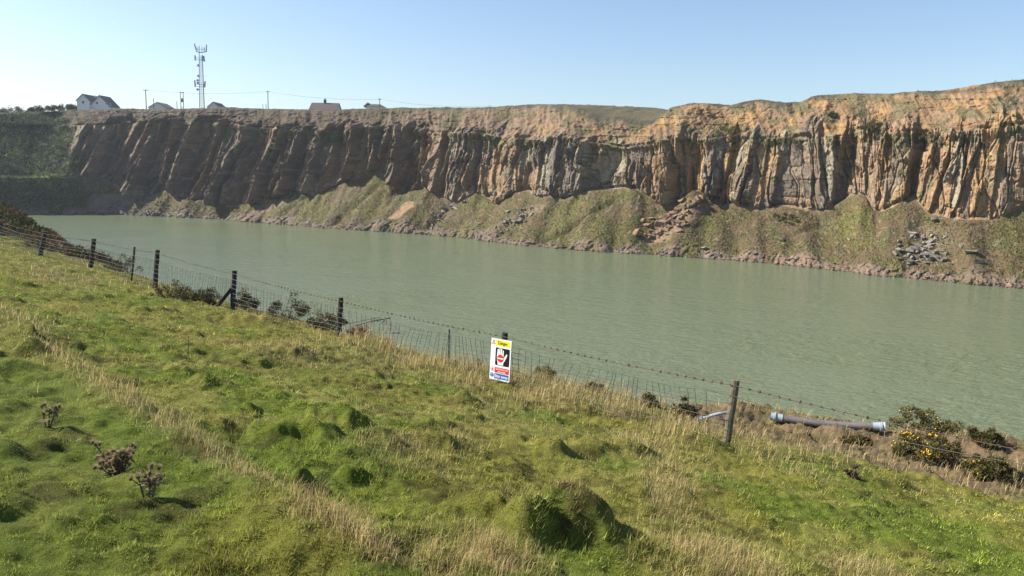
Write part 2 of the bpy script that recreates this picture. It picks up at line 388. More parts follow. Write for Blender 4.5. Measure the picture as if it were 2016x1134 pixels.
c = c * (1 + np.array([.08, 0, -.10]) * lefty[..., None]); c = c * (1 - .18 * (1 - sm(XX, 450, 1150)))[..., None]  # warm tint, then shade of the left face darkened into the rock colour
earth = cmix(np.zeros_like(c) + np.array([.155, .112, .08]), (.195, .122, .064), sm(XX, 500, 1400))
earth = cmix(earth, (.27, .165, .072), sm(fbm(UU / 8, H / 3, 151, 3), -.05, .3) * sm(XX, 700, 1300))
earth = cmix(earth, (.19, .13, .085), sm(fbm(UU / 3, H / 2, 153, 4), .0, .35) * .7)
vegn = fbm(dg / 4, H / 3, 155, 5) + lerp(.0, .18, lefty) + .25 * sm(TV, .7, 1.0) * (SG == 2) + .16 * (1 - sm(TV, 0, .3)) * (SG == 2)
earth = cmix(earth, (.115, .10, .05), sm(vegn, .08, .28) * .85)
earth = cmix(earth, (.17, .125, .085), (1 - sm(XX, 300, 900)) * .35)
earth = earth * (1 - .52 * (1 - sm(XX, 400, 1000)))[..., None]  # earth darker towards the left end
turf = np.zeros_like(c) + np.array([.084, .070, .024])
turf = cmix(turf, (.092, .064, .032), sm(fbm(UU / 6, D / 5, 161, 5, .6) + .22 * sm(XX, 1150, 1600), -.18, .2) * .85)
turf = cmix(turf, (.075, .085, .028), sm(fbm(UU / 2, D / 2, 163, 4), .05, .35) * .6)
turf = cmix(turf, (.112, .104, .028), sm(fbm(dgt / 5, D / 14, 165, 3), .05, .4) * .6)
turf = cmix(turf, (.17, .14, .09), sm(fbm(UU / .9, D / .9, 167, 3), .35, .5) * .7)
# bare brown scars of earth below the rockfalls and along gullies
def scar(x0, y0, x1, y1, w, colr, k):
    global turf
    f = (PY - y0) / (y1 - y0); xc = lerp(x0, x1, f)
    m = np.exp(-((PX - xc) / w) ** 2) * sm(f, -.05, .1) * (1 - sm(f, .85, 1.05)) + .35 * fbm(UU / 2, D / 2, 171, 3)
    turf = cmix(turf, colr, sm(m, .35, .75) * k)
scar(1390, 395, 1270, 485, 34, (.20, .13, .08), .85)
scar(812, 395, 770, 435, 12, (.27, .17, .10), .8)
scar(1075, 400, 960, 460, 22, (.17, .13, .085), .6)
scar(1840, 440, 1830, 530, 45, (.17, .13, .08), .6)
scar(240, 380, 200, 420, 60, (.16, .13, .10), .9)
scar(560, 390, 470, 440, 22, (.19, .13, .09), .6)
scar(900, 385, 830, 450, 14, (.15, .115, .075), .6)
hill = np.zeros_like(c) + np.array([.022, .030, .011])  # dark scrub tone with the slope's shade put into the colour
hill = cmix(hill, (.055, .058, .020), sm(fbm((UU + H) / 8, H / 9, 175, 4), .05, .3))
hill = cmix(hill, (.15, .17, .04), np.where(SG == 1, 1 - sm(TV, .17, .22), 0) * .9 * (1 - sm(PX, 80, 150)))
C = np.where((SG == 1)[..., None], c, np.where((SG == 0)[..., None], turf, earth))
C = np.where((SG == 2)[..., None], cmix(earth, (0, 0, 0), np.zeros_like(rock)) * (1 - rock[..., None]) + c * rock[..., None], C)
tb = np.where(SG == 0, sm(TV, .95, 1.0) * sm(fbm(UU / 1.5, D, 177, 2), -.2, .1), 0); C = cmix(C, (.16, .115, .08), tb * .7)
C = cmix(C, (.095, .082, .042), np.where(SG == 3, 1., 0)); C = cmix(C, (.055, .048, .032), rim * .85 * sm(fbm(UU / 4, D / 4, 178, 2), -.6, .1))
# plants growing out of ledges
C = cmix(C, (.10, .10, .045), rock * sm(fbm(UU / 2.2, H / 1.2, 179, 4) + .35 * np.where(SG == 1, sm(TV, .72, 1), 0), .28, .45) * .8)
C = C * (1 - LF[..., None]) + hill * LF[..., None]
sb = bk * sm(fbm(UU / 5, UU * 0, 181, 3), -.6, .0)
bc = np.zeros_like(C) + np.array([.15, .11, .075]); bc = cmix(bc, (.23, .145, .10), (h2(ca, cb, 183) > .45) * sm(XX, 900, 1500) * .8); bc = cmix(bc, (.13, .11, .09), (h2(ca, cb, 184) > .6) * .8)
C = C * (1 - .9 * sb[..., None]) + bc * .9 * sb[..., None]
C = cmix(C, (.05, .045, .035), np.where(SG == 0, (1 - sm(Z2, .0, .35)) * .8, 0))   # wet line
C *= (1 + .18 * fbm(UU / .4, H / .4, 187, 2))[..., None]
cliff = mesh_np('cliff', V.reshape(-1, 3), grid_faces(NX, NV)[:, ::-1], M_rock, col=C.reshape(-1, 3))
tag(cliff, kind='structure')
def pick(px, py, rmax=NT + NR + NU):
    d = (PX[:, :rmax] - px) ** 2 + (PY[:, :rmax] - py) ** 2
    k = np.unravel_index(np.argmin(d), d.shape); return V[k]
def rim_at(px):
    j = NT + NR + NU
    i = int(np.argmin(np.abs(PX[:, j] - px))); return i, V[i, j]
def plateau(px, Y):
    """ground point on the plateau at photo column px and distance Y"""
    pts = V[:, NT + NR + NU:, :].reshape(-1, 3); q, _ = proj(pts)
    k = np.argmin(((q - px) / 3) ** 2 + (pts[:, 1] - Y) ** 2); return pts[k]

# ------------------------------------------------------------------ lake
def water_mat():
    m = bpy.data.materials.new('lake_water'); m.use_nodes = True; n = m.node_tree; L = n.links
    b = n.nodes['Principled BSDF']; b.inputs['Roughness'].default_value = .14; b.inputs['IOR'].default_value = 1.33
    tc = n.nodes.new('ShaderNodeTexCoord'); h = None
    for sc, ax, st, dist in ((.5, (1.0, 2.4), 1.0, .4), (1.5, (1, 2.0), .5, .2), (.22, (1, 2.2), .7, .3), (.08, (1, 1.5), 1.0, .5)):
        mp = n.nodes.new('ShaderNodeMapping'); mp.inputs['Rotation'].default_value = (0, 0, R(24)); mp.inputs['Scale'].default_value = (ax[0] * sc, ax[1] * sc, 1)
        L.new(tc.outputs['Object'], mp.inputs[0])
        t = n.nodes.new('ShaderNodeTexNoise'); t.inputs['Scale'].default_value = 1; t.inputs['Detail'].default_value = 3; t.inputs['Distortion'].default_value = dist
        L.new(mp.outputs[0], t.inputs['Vector'])
        mm = n.nodes.new('ShaderNodeMath'); mm.operation = 'MULTIPLY_ADD'; mm.inputs[1].default_value = st
        L.new(t.outputs[0], mm.inputs[0])
        if h is not None: L.new(h, mm.inputs[2])
        else: mm.inputs[2].default_value = 0
        h = mm.outputs[0]
    bp = n.nodes.new('ShaderNodeBump'); bp.inputs['Distance'].default_value = .42; wn = n.nodes.new('ShaderNodeTexNoise'); wn.inputs['Scale'].default_value = .035; wn.inputs['Distortion'].default_value = .8; L.new(tc.outputs['Object'], wn.inputs['Vector']); wr = n.nodes.new('ShaderNodeMapRange'); wr.inputs[1].default_value = .35; wr.inputs[2].default_value = .65; wr.inputs[3].default_value = .45; wr.inputs[4].default_value = 1.0; L.new(wn.outputs[0], wr.inputs[0]); L.new(wr.outputs[0], bp.inputs['Strength'])
    L.new(h, bp.inputs['Height']); L.new(bp.outputs[0], b.inputs['Normal'])
    b.inputs['Base Color'].default_value = (.115, .140, .075, 1)
    t = n.nodes.new('ShaderNodeTexNoise'); t.inputs['Scale'].default_value = .02; L.new(tc.outputs['Object'], t.inputs['Vector'])
    mx = n.nodes.new('ShaderNodeMix'); mx.data_type = 'RGBA'; mx.inputs[6].default_value = (.134, .160, .080, 1); mx.inputs[7].default_value = (.125, .153, .100, 1)
    L.new(t.outputs[0], mx.inputs[0]); L.new(mx.outputs[2], b.inputs['Base Color'])
    return m
wv = np.array([(-420, -40, 0), (260, -40, 0), (260, 420, 0), (-420, 420, 0)], float)
tag(mesh_np('water', wv, np.array([[0, 1, 2, 3]]), water_mat()), kind='structure')

# ------------------------------------------------------------------ the near bank
SN = np.array([.67, .742])
e_w = np.array([-30, 0, 3, 6.5, 8.5, 10, 12, 14, 16, 19, 30, 37, 41, 45, 60, 90, 200])
e_s = np.array([17.5, 17.5, 17.3, 17., 14.2, 14.0, 12.6, 11.3, 11.5, 12, 12.3, 13.0, 14.5, 15.4, 15.8, 17, 19])
b_w = np.array([-50, 38, 42, 45.6, 50.8, 59.2, 67.8, 85, 120]); b_z = np.array([0, 0, .1, .05, .4, 1.3, 1.95, 3.3, 5.3])
bm_w = np.array([-30, 0, 2.3, 4.4, 6.0, 7.2, 8.2, 9.0]); bm_a = np.array([1.1, 1.0, .86, .55, .42, .37, .15, 0])
def plane_hit(px, py):
    d = ray(px, py); ns = d[..., 0] * SN[0] + d[..., 1] * SN[1]
    t = 1.6 / np.maximum(-d[..., 2] - .237 * ns, 1e-4)
    return d[..., 0] * t, d[..., 1] * t, t
def sw(x, y): return x * .67 + y * .742, -x * .742 + y * .67
# hummocks seen in the photograph: column, row, half width in photo pixels, height in metres
HUM = [(1440, 925, 60, -.26), (60, 706, 34, .16), (25, 598, 26, .12), (500, 636, 55, .28), (405, 752, 28, .12), (488, 802, 24, .12), (700, 838, 55, .24), (640, 828, 50, .14), (560, 858, 60, .22), (920, 790, 32, .22), (860, 875, 60, .2), (760, 880, 50, .16),
       (1080, 890, 42, .2), (1160, 890, 42, .2), (1240, 895, 46, .18), (1140, 1055, 92, .40), (1040, 1060, 55, .32), (940, 1015, 50, .14), (600, 708, 60, .16), (690, 712, 60, .16), (520, 712, 50, .12),
       (340, 585, 48, .25), (200, 585, 26, .12), (120, 612, 40, .1), (210, 640, 40, .1), (1120, 800, 46, .16), (690, 945, 26, .14), (600, 960, 24, .12), (180, 590, 30, .1), (1200, 830, 26, .12), (730, 690, 60, .28), (1290, 930, 40, .1), (560, 900, 40, .08), (330, 690, 40, .06),
       (1700, 985, 60, .05), (1380, 880, 50, .14), (1650, 1060, 80, .04), (1000, 860, 60, .08), (420, 690, 50, .07), (640, 900, 40, .1)]
hx, hy, ht = plane_hit(np.array([h[0] for h in HUM], float), np.array([h[1] for h in HUM], float))
hr = np.array([h[2] for h in HUM]) * ht / FPX; hh_ = np.array([h[3] for h in HUM])
# the trodden step with long dry grass running diagonally across the slope
BAND = np.array([(-60, 610), (0, 640), (100, 695), (230, 785), (350, 862), (450, 945), (560, 1030), (660, 1100), (760, 1160)], float)
bx, by, _ = plane_hit(BAND[:, 0], BAND[:, 1])
def band_d(x, y):
    best = np.full(x.shape, 1e9); sg = np.zeros(x.shape)
    for i in range(len(bx) - 1):
        ax, ay = bx[i], by[i]; dx, dy = bx[i + 1] - ax, by[i + 1] - ay; L2 = dx * dx + dy * dy
        t = np.clip(((x - ax) * dx + (y - ay) * dy) / L2, 0, 1); d = np.hypot(x - ax - t * dx, y - ay - t * dy)
        m = d < best; best = np.where(m, d, best); sg = np.where(m, np.sign(dx * (y - ay) - dy * (x - ax)), sg)
    return best, sg
def ground_z(x, y, fine=True):
    x = np.asarray(x, float); y = np.asarray(y, float)
    s, w = sw(x, y)
    e = np.interp(w, e_w, e_s) + .35 * fbm(w / 2.5, w * 0, 201, 3)
    z = EYE - 1.6 - .237 * np.minimum(s, e)
    z = z + np.interp(w, b_w, b_z) * sm(s, 9, 15.5)
    z = z + np.interp(w, bm_w, bm_a) * np.exp(-((np.minimum(s, e) - 15.8) / np.where(s < 15.8, 1.35, .95)) ** 2) * (1 + .25 * fbm(w / 1.5, s / 2, 203, 3))
    o = np.maximum(s - e, 0)
    z = z - .237 * o - np.where(o > 0, .62 * o * sm(o, -.2, 1.2), 0)
    nearm = 1 - sm(o, 0, 4)
    if fine:
        wob = 1 + .9 * fbm(x / .45, y / .45, 209, 3)
        for i in range(len(HUM)):
            d2 = ((x - hx[i]) ** 2 + (y - hy[i]) ** 2) / hr[i] ** 2
            z = z + hh_[i] * .88 * np.exp(-np.minimum(d2 * wob, 30) ** 1.3)
        bd, sg = band_d(x, y)
        z = z + .10 * np.exp(-(bd / .35) ** 2) - .06 * sg * np.exp(-(bd / .6) ** 2)
        z = z + nearm * (.07 * fbm(x / 1.3, y / 1.3, 211, 3) + .10 * fbm(x / 4, y / 4, 213, 2) + .06 * np.abs(fbm(x / .34, y / .34, 215, 3)) + .035 * fbm(x / .14, y / .14, 217, 2))
        hum2 = sm(fbm(x / .75, y / .75, 219, 2), .25, .6); z = z + nearm * .055 * hum2
    rough = sm(s, 12.9, 13.8) * (w < 8.6) * nearm
    z = z + rough * (.12 * fbm(x / .35, y / .35, 221, 4) + .05 * fbm(x / .08, y / .08, 223, 2))
    hd = sm(w, 40, 47) * sm(s, 10.5, 13)
    z = z + hd * .55 * fbm(x / 1.6, y / 1.6, 225, 4)
    return np.maximum(z, -3 + 0 * z)
NA, NB = 1000, 760
ang = np.linspace(R(-58), R(58), NA); tl = np.exp(np.linspace(math.log(.9), math.log(95), NB))
GX = np.sin(ang)[:, None] * tl[None, :] / np.cos(ang)[:, None] ** .5; GY = np.cos(ang)[:, None] ** .5 * tl[None, :]
GZ = ground_z(GX, GY)
GS, GW = sw(GX, GY)
_d = ray(988., 740.); _t = 10.2 / (_d[0] * SN[0] + _d[1] * SN[1]); sign_spot = (_d[0] * _t, _d[1] * _t, 0)
def straw_mask(x, y):
    s, w = sw(x, y); bd, sg = band_d(x, y)
    m = .75 * (.55 + 1.1 * vn(x / .7, y / .7, 229)) * np.exp(-(bd / np.clip(.03 + .032 * y, .10, .34)) ** 2)
    for px, py, rx, ry, k in ((800, 890, 95, 34, .9), (900, 880, 50, 30, .6), (570, 705, 95, 18, .8), (720, 715, 60, 16, .5), (700, 795, 50, 16, .6), (110, 540, 70, 12, .8), (340, 575, 60, 10, .5), (1320, 960, 55, 60, .9), (1270, 880, 70, 22, .8),
                              (1050, 985, 50, 22, .6), (1400, 1100, 140, 45, .9), (1690, 1125, 90, 28, .9), (930, 1100, 150, 48, .85), (1500, 880, 60, 18, .8), (1330, 850, 60, 22, .9), (40, 650, 70, 26, .7), (990, 800, 60, 22, .7), (1560, 930, 60, 14, .6), (680, 1040, 60, 40, .6), (1130, 1020, 80, 40, .38)):
        cx, cy, t = plane_hit(np.array(float(px)), np.array(float(py))); rr = rx * t / FPX
        # photo-measured ellipses laid on the slope: stretch along the line of sight
        c2, c3, _ = plane_hit(np.array(float(px)), np.array(float(py - ry))); ly = max(np.hypot(c2 - cx, c3 - cy), .1)
        ux, uy = (c2 - cx) / ly, (c3 - cy) / ly
        a = (x - cx) * ux + (y - cy) * uy; b = -(x - cx) * uy + (y - cy) * ux
        m = np.maximum(m, min(1.1, k * 1.12) * np.exp(-((a / ly) ** 2 + (b / rr) ** 2)))
    ss = np.interp(w, [-20, 2, 5, 7.5, 10, 14, 16, 18, 60], [0, .2, .8, 1, 1, .85, .25, .25, .3])
    s0 = np.interp(w, [3, 6.8, 8.5], [10.7, 10.4, 8.6]); m = np.maximum(m, ss * sm(s, s0, s0 + 1.2) * (1 - .85 * sm(s, 11.6, 12.4) * (w < 8)))
    m = m * (.72 + .55 * fbm(x / .5, y / .5, 231, 3)) + .12 * sm(fbm(x / 2.2, y / 2.2, 233, 3), .1, .45)
    sx_, sy_, _z = sign_spot; m = m * (1 - .85 * np.exp(-((x - sx_) ** 2 + ((y - sy_) / 2) ** 2) / .16))
    return np.clip(m, 0, 1)
def ground_color(x, y, s, w):
    c = np.zeros(x.shape + (3,)) + np.array([.255, .25, .045])
    lush = sm(fbm(x / 1.6, y / 1.6, 241, 4) + .25 * (1 - sm(s, 3, 6)) - .05, -.2, .35)
    c = cmix(c, (.165, .235, .028), lush * .8)
    lw = sm(3.6 - s + .35 * w * 0 - .5 * x * 0 + .8 * fbm(x / 1.2, y / 1.2, 242, 2), 0, 1.2) * sm(-x - .1 * y, .5, 1.8)
    c = cmix(c, (.155, .215, .030), lw * .75)
    c = cmix(c, (.36, .325, .085), sm(fbm(x / .9, y / .9, 243, 4), .0, .4) * .6 * (1 - .6 * lw))
    m = straw_mask(x, y); c = cmix(c, (.26, .21, .10), m * .75)
    c = cmix(c, (.075, .06, .02), sm(fbm(x / .45, y / .45, 245, 4), .28, .5) * .55)
    for px, py, r in ((1200, 835, 26), (1120, 1050, 75), (1180, 1010, 30), (1720, 985, 42), (1030, 1040, 34), (960, 640, 5), (1170, 900, 20), (1040, 1000, 30), (1085, 885, 24)):
        cx, cy, t = plane_hit(np.array(float(px)), np.array(float(py))); rr = r * t / FPX
        c = cmix(c, (.12, .075, .035), .95 * sm(fbm(x / .16, y / .16, 246, 3), -.25, .1) * np.exp(-((x - cx) ** 2 + (y - cy) ** 2) / rr ** 2 * 1.2) * (1 + 0 * x))
    earth = sm(s + .5 * fbm(x / .8, y / .8, 247, 3), np.interp(w, [0, 2, 5, 7, 8], [13.5, 13.0, 12.1, 12.4, 14.0]), np.interp(w, [0, 2, 5, 7, 8], [13.9, 13.4, 12.5, 12.8, 14.4])) * (1 - sm(w, 8.0, 9.0))
    ec = np.zeros_like(c) + np.array([.15, .108, .062]); ec = cmix(ec, (.09, .07, .038), sm(fbm(x / .4, y / .4, 249, 4), -.05, .3)); ec = cmix(ec, (.14, .13, .045), sm(fbm(x / 1.0, y / 1.0, 250, 4), .15, .4) * .7)
    c = c * (1 - earth[..., None]) + ec * earth[..., None]
    hd = sm(w + 1.5 * fbm(x / 3, y / 3, 251, 3), 43, 46) * sm(s + fbm(x / 3, y / 3, 252, 3), 12.3, 13.6)
    hc = np.zeros_like(c) + np.array([.045, .045, .018]); hc = cmix(hc, (.12, .07, .035), sm(fbm(x / 1.8, y / 1.8, 253, 4), .0, .3) * .8)
    c = c * (1 - hd[..., None]) + hc * hd[..., None]
    return c, earth, hd, m
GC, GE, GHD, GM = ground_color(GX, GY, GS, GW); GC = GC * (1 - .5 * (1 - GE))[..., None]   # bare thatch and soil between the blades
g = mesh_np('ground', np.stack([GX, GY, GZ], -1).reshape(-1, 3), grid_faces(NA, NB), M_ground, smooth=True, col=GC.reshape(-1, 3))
tag(g, kind='structure')

# ------------------------------------------------------------------ grass blades (uncountable)
def gz(x, y): return ground_z(x, y)
def blades(n, kind):
    px = rng.uniform(-160, 2180, n); py = rng.uniform(395, 1330, n)
    x, y, t = plane_hit(px, py); s, w = sw(x, y)
    e = np.interp(w, e_w, e_s)
    ok = (t < 75) & (t > .9) & (s < e + .6); x, y, t, s, w = x[ok], y[ok], t[ok], s[ok], w[ok]
    c, earth, hd, m = ground_color(x, y, s, w)
    r = rng.random(len(x))
    if kind == 'turf': ok = (r > hd * .9) & (r > earth * .93) & (rng.random(len(x)) < .22 + 1.0 * sm(fbm(x / .14, y / .14, 263, 3), -.25, .15))
    else: ok = (r * (1.5 - .55 * sm(s, 8.8, 10)) < np.maximum(m ** 1.5 * (1 - .9 * earth), .42 * earth * (vn(x / .3, y / .3, 265) > .42))) & (rng.random(len(x)) > hd * .7)
    return x[ok], y[ok], t[ok], s[ok], w[ok], c[ok], m[ok]
def make_blades(name, n, kind):
    x, y, t, s, w, c, m = blades(n, kind); N = len(x); z = gz(x, y)
    dist = np.hypot(x, y)
    pxm_ = dist / (FPX * 1024 / 2016)          # metres per rendered pixel
    if kind == 'turf':
        L = rng.uniform(.014, .042, N) * (1 + 1.2 * sm(fbm(x / .35, y / .35, 261, 3), -.05, .4)) * (1 + .6 * m)
        wd = np.maximum(.0065, pxm_ * .85) * rng.uniform(.7, 1.5, N); L = np.maximum(L, pxm_ * 1.5); lean = rng.uniform(.25, 1.15, N)
        az = rng.uniform(0, 2 * math.pi, N); lwn = sm(3.6 - s, 0, 1.2) * sm(-x - .1 * y, .5, 1.8); L = L * (1 - .35 * lwn); wd = wd * (1 - .2 * lwn)
        c2 = c * (rng.uniform(.55, 1.8, N) * (1 + .5 * fbm(x / .16, y / .16, 267, 3)) * (1 + .3 * fbm(x / .6, y / .6, 269, 2)))[:, None]
        dead = rng.random(N) < .16; c2[dead] = np.array([.38, .32, .13]) * rng.uniform(.6, 1.2, dead.sum())[:, None]
    else:
        L = rng.uniform(.07, .25, N) * (.78 + .22 * sm(s, 6, 9)) * (.5 + .75 * m) * (1 + .6 * sm(s, 8.5, 9.8)); wd = np.maximum(.0028, pxm_ * .36); lean = rng.uniform(.15, .85, N)
        az = rng.normal(-.2, 1.2, N)
        c2 = np.array([.60, .465, .215]) * rng.uniform(.5, 1.25, N)[:, None]
        gr = rng.random(N) < .33; c2[gr] = np.array([.20, .21, .055]) * rng.uniform(.7, 1.3, gr.sum())[:, None]
        rd = rng.random(N) < .10; c2[rd] = np.array([.28, .17, .10])
    dirx, diry = np.cos(az), np.sin(az)
    fa = rng.uniform(0, math.pi, N); wx, wy = np.cos(fa) * wd / 2, np.sin(fa) * wd / 2
    P = np.stack([x, y, z - .01], 1)
    Wv = np.stack([wx, wy, 0 * wx], 1); Dv = np.stack([dirx, diry, 0 * dirx], 1)
    upz = np.array([0, 0, 1.])
    if kind == 'turf':
        tip = P + (Dv * np.sin(lean)[:, None] + upz * np.cos(lean)[:, None]) * L[:, None]
        V_ = np.stack([P - Wv, P + Wv, tip], 1).reshape(-1, 3)
        F_ = [np.arange(3 * N).reshape(-1, 3)]; cc = np.repeat(c2, 3, 0)
    else:
        md = P + (Dv * np.sin(lean * .45)[:, None] + upz * np.cos(lean * .45)[:, None]) * (L * .55)[:, None]
        tip = md + (Dv * np.sin(lean * 1.7)[:, None] + upz * np.cos(lean * 1.7)[:, None]) * (L * .5)[:, None]
        V_ = np.stack([P - Wv, P + Wv, md + Wv * .8, md - Wv * .8, tip], 1).reshape(-1, 3); b = np.arange(N)[:, None] * 5
        F_ = [b + np.array([[0, 1, 2, 3]]), b + np.array([[3, 2, 4]])]; cc = np.repeat(c2, 5, 0)
    return tag(mesh_np(name, V_, F_, M_grass, col=cc), kind='stuff')
tag(make_blades('turf_grass', 620000, 'turf'), 'short green and yellow turf covering the slope in front of the fence', 'grass')
tag(make_blades('dry_grass', 640000, 'straw'), 'long straw coloured dry grass in tufts and along the fence line', 'dry grass')

# ------------------------------------------------------------------ bushes
def ell_spikes(n, ctrs, rad, size, r):
    """small spiky leaves around clump centres"""
    k = r.integers(0, len(ctrs), n); d = r.normal(size=(n, 3)); d /= np.linalg.norm(d, axis=1)[:, None]
    q = ctrs[k] + d * (rad[k] * r.uniform(.35, 1.05, n))[:, None]
    d2 = d * .7 + r.normal(size=(n, 3)) * .5 + np.array([0, 0, .5]); d2 /= np.linalg.norm(d2, axis=1)[:, None]
    sd_ = np.cross(d2, r.normal(size=(n, 3))); sd_ /= np.linalg.norm(sd_, axis=1)[:, None]
    L = size * r.uniform(.6, 1.5, n)[:, None]
    V_ = np.stack([q - sd_ * L * .2, q + sd_ * L * .2, q + d2 * L], 1).reshape(-1, 3)
    return V_, np.arange(3 * n).reshape(-1, 3)
def bush(loc, rx, rz, seed, label, cat='gorse bush', name='gorse_bush', flowers=0, colr=(.055, .06, .02), col2=(.13, .085, .04), n=2600, clumps=26, group=None, leaf=.05, ry=None, stems=True, lift=.3):
    r = np.random.default_rng(seed); ry = ry or rx
    o = empty(name, loc); tag(o, label, cat, group)
    ctr = []
    for _ in range(clumps):
        a = r.uniform(0, 2 * math.pi); e = math.sqrt(r.random()); zz = r.uniform(lift * .5, 1) * math.sqrt(max(0, 1 - e * e * .85))
        ctr.append((rx * e * math.cos(a) * .85, ry * e * math.sin(a) * .85, rz * zz * r.uniform(.5, 1.2)))
    ctr = np.array(ctr); rad = r.uniform(.10, .27, clumps) * min(rx, rz * 1.3)
    V_, F_ = ell_spikes(n, ctr, rad, leaf, r)
    cc = np.array(colr) * r.uniform(.6, 1.7, n)[:, None]
    br = r.random(n) < .28; cc[br] = np.array(col2) * r.uniform(.6, 1.5, br.sum())[:, None]
    mesh_np('foliage', V_, F_, M_gorse, o, col=np.repeat(cc, 3, 0))
    if stems:
        mb = MB()
        for c_ in ctr[:14]:
            b0 = Vector((c_[0] * .25, c_[1] * .25, -.08)); m_ = b0.lerp(Vector(c_), .55) + Vector(r.normal(size=3) * .04 * rx)
            mb.tube([b0, m_, c_], [.014, .009, .004], 4)
        mb.build('stem', M_stem, o)
    if flowers:
        kk = r.integers(0, max(3, clumps // 3), flowers); d = r.normal(size=(flowers, 3)); d[:, 2] = abs(d[:, 2]); d /= np.linalg.norm(d, axis=1)[:, None]
        q = ctr[kk] + d * (rad[kk] * r.uniform(.8, 1.1, flowers))[:, None]; sz = leaf * .38
        V_ = []; F_ = []
        for i, p in enumerate(q):
            b = i * 6
            for ax in ((1, 0, 0), (-1, 0, 0), (0, 1, 0), (0, -1, 0), (0, 0, 1), (0, 0, -1)): V_.append(p + np.array(ax) * sz)
            for a_, b_, c_ in ((0, 2, 4), (2, 1, 4), (1, 3, 4), (3, 0, 4), (2, 0, 5), (1, 2, 5), (3, 1, 5), (0, 3, 5)): F_.append((b + a_, b + b_, b + c_))
        mesh_np('blossom', np.array(V_), np.array(F_), M_flower, o)
    return o
def onground(px, py, dz=0):
    x, y, t = plane_hit(np.array(float(px)), np.array(float(py))); return (float(x), float(y), float(ground_z(x, y)) + dz), float(t)
def ground_on_s(px, s):
    """point of the bank on the column px at distance s down the slope"""
    d = ray(float(px), 700.); t = s / (d[0] * SN[0] + d[1] * SN[1]); x, y = d[0] * t, d[1] * t
    return (float(x), float(y), float(ground_z(np.array(x), np.array(y)))), float(y)
GG = 'gorse bushes along the fence'
for px, s, wpx, hpx, fl, lab, kw in (
    (240, 12.3, 42, 24, 0, 'dark brown gorse bush behind the thin wooden stake near the left end of the fence', {}),
    (345, 9.6, 42, 26, 0, 'low dark green gorse clump on the turf, left of the braced post', {}),
    (410, 10.6, 28, 20, 0, 'small low gorse clump beside the foot of the diagonal fence brace', {}),
    (482, 11.7, 26, 28, 10, 'small brown gorse bush just right of the braced fence post', {}),
    (568, 11.7, 38, 44, 6, 'tallest open-branched brown gorse bush behind the fence, right of the braced post', dict(clumps=20, lift=.5)),
    (640, 11.6, 40, 26, 4, 'low gorse bush at the foot of the fence just left of the leaning dark post', {}),
    (745, 12.0, 30, 24, 0, 'dark grey green shrub at the brink just right of the leaning dark post', {}),
    (828, 12.3, 34, 20, 12, 'low yellowish gorse bush behind the wire netting left of the thin metal stake', dict(colr=(.09, .085, .025))),
    (935, 12.6, 28, 20, 8, 'small gorse bush in the dry grass just left of the danger sign', dict(colr=(.10, .09, .03))),
    (1075, 13.2, 26, 22, 14, 'small yellow green gorse bush behind the fence right of the danger sign', dict(colr=(.11, .10, .03))),
    (1172, 13.6, 20, 16, 4, 'tiny dark gorse sprig on the brink midway between the sign and the weathered post', {}),
    (1285, 13.4, 24, 26, 6, 'brown gorse bush beside the bright flowering bush, on its left', {}),
    (1352, 13.2, 34, 38, 80, 'upright gorse bush with bright yellow flowers left of the weathered post', {}),
):
    loc, t = ground_on_s(px, s); k = t / FPX
    k *= 1.18 if px < 700 else 1
    bush(loc, wpx * k, hpx * 1.15 * k, int(px), lab, flowers=fl, n=2300, group=GG, leaf=.055, **kw)
loc, t = ground_on_s(705, 11.9)
bush(loc, 26 * t / FPX, 30 * t / FPX, 705, 'reddish brown dead bracken right of the leaning dark post', 'bracken', 'dead_bracken', colr=(.17, .075, .04), col2=(.2, .12, .06), n=1300, leaf=.06)
# gorse on the earth berm at the right
for px, s, wpx, hpx, fl, lab in ((1838, 16.1, 72, 38, 30, 'rounded gorse bush with few yellow flowers on top of the earth bank'),
                                 (1845, 14.4, 75, 40, 110, 'wide gorse bush full of yellow flowers at the foot of the earth bank'),
                                 (1975, 14.1, 52, 28, 60, 'flowering gorse bush at the edge of the photo below the earth bank'),
                                 (1955, 15.2, 32, 22, 4, 'small green gorse bush without flowers on the face of the earth bank'),
                                 (1700, 14.6, 34, 10, 8, 'low gorse sprawling on the earth bank under the black pipe')):
    loc, t = ground_on_s(px, s); k = t / FPX
    bush(loc, wpx * k, hpx * k * 1.2, int(px) + int(s), lab, flowers=fl, n=5200, group='gorse bushes on the earth bank', colr=(.075, .075, .022), leaf=.05, clumps=34)
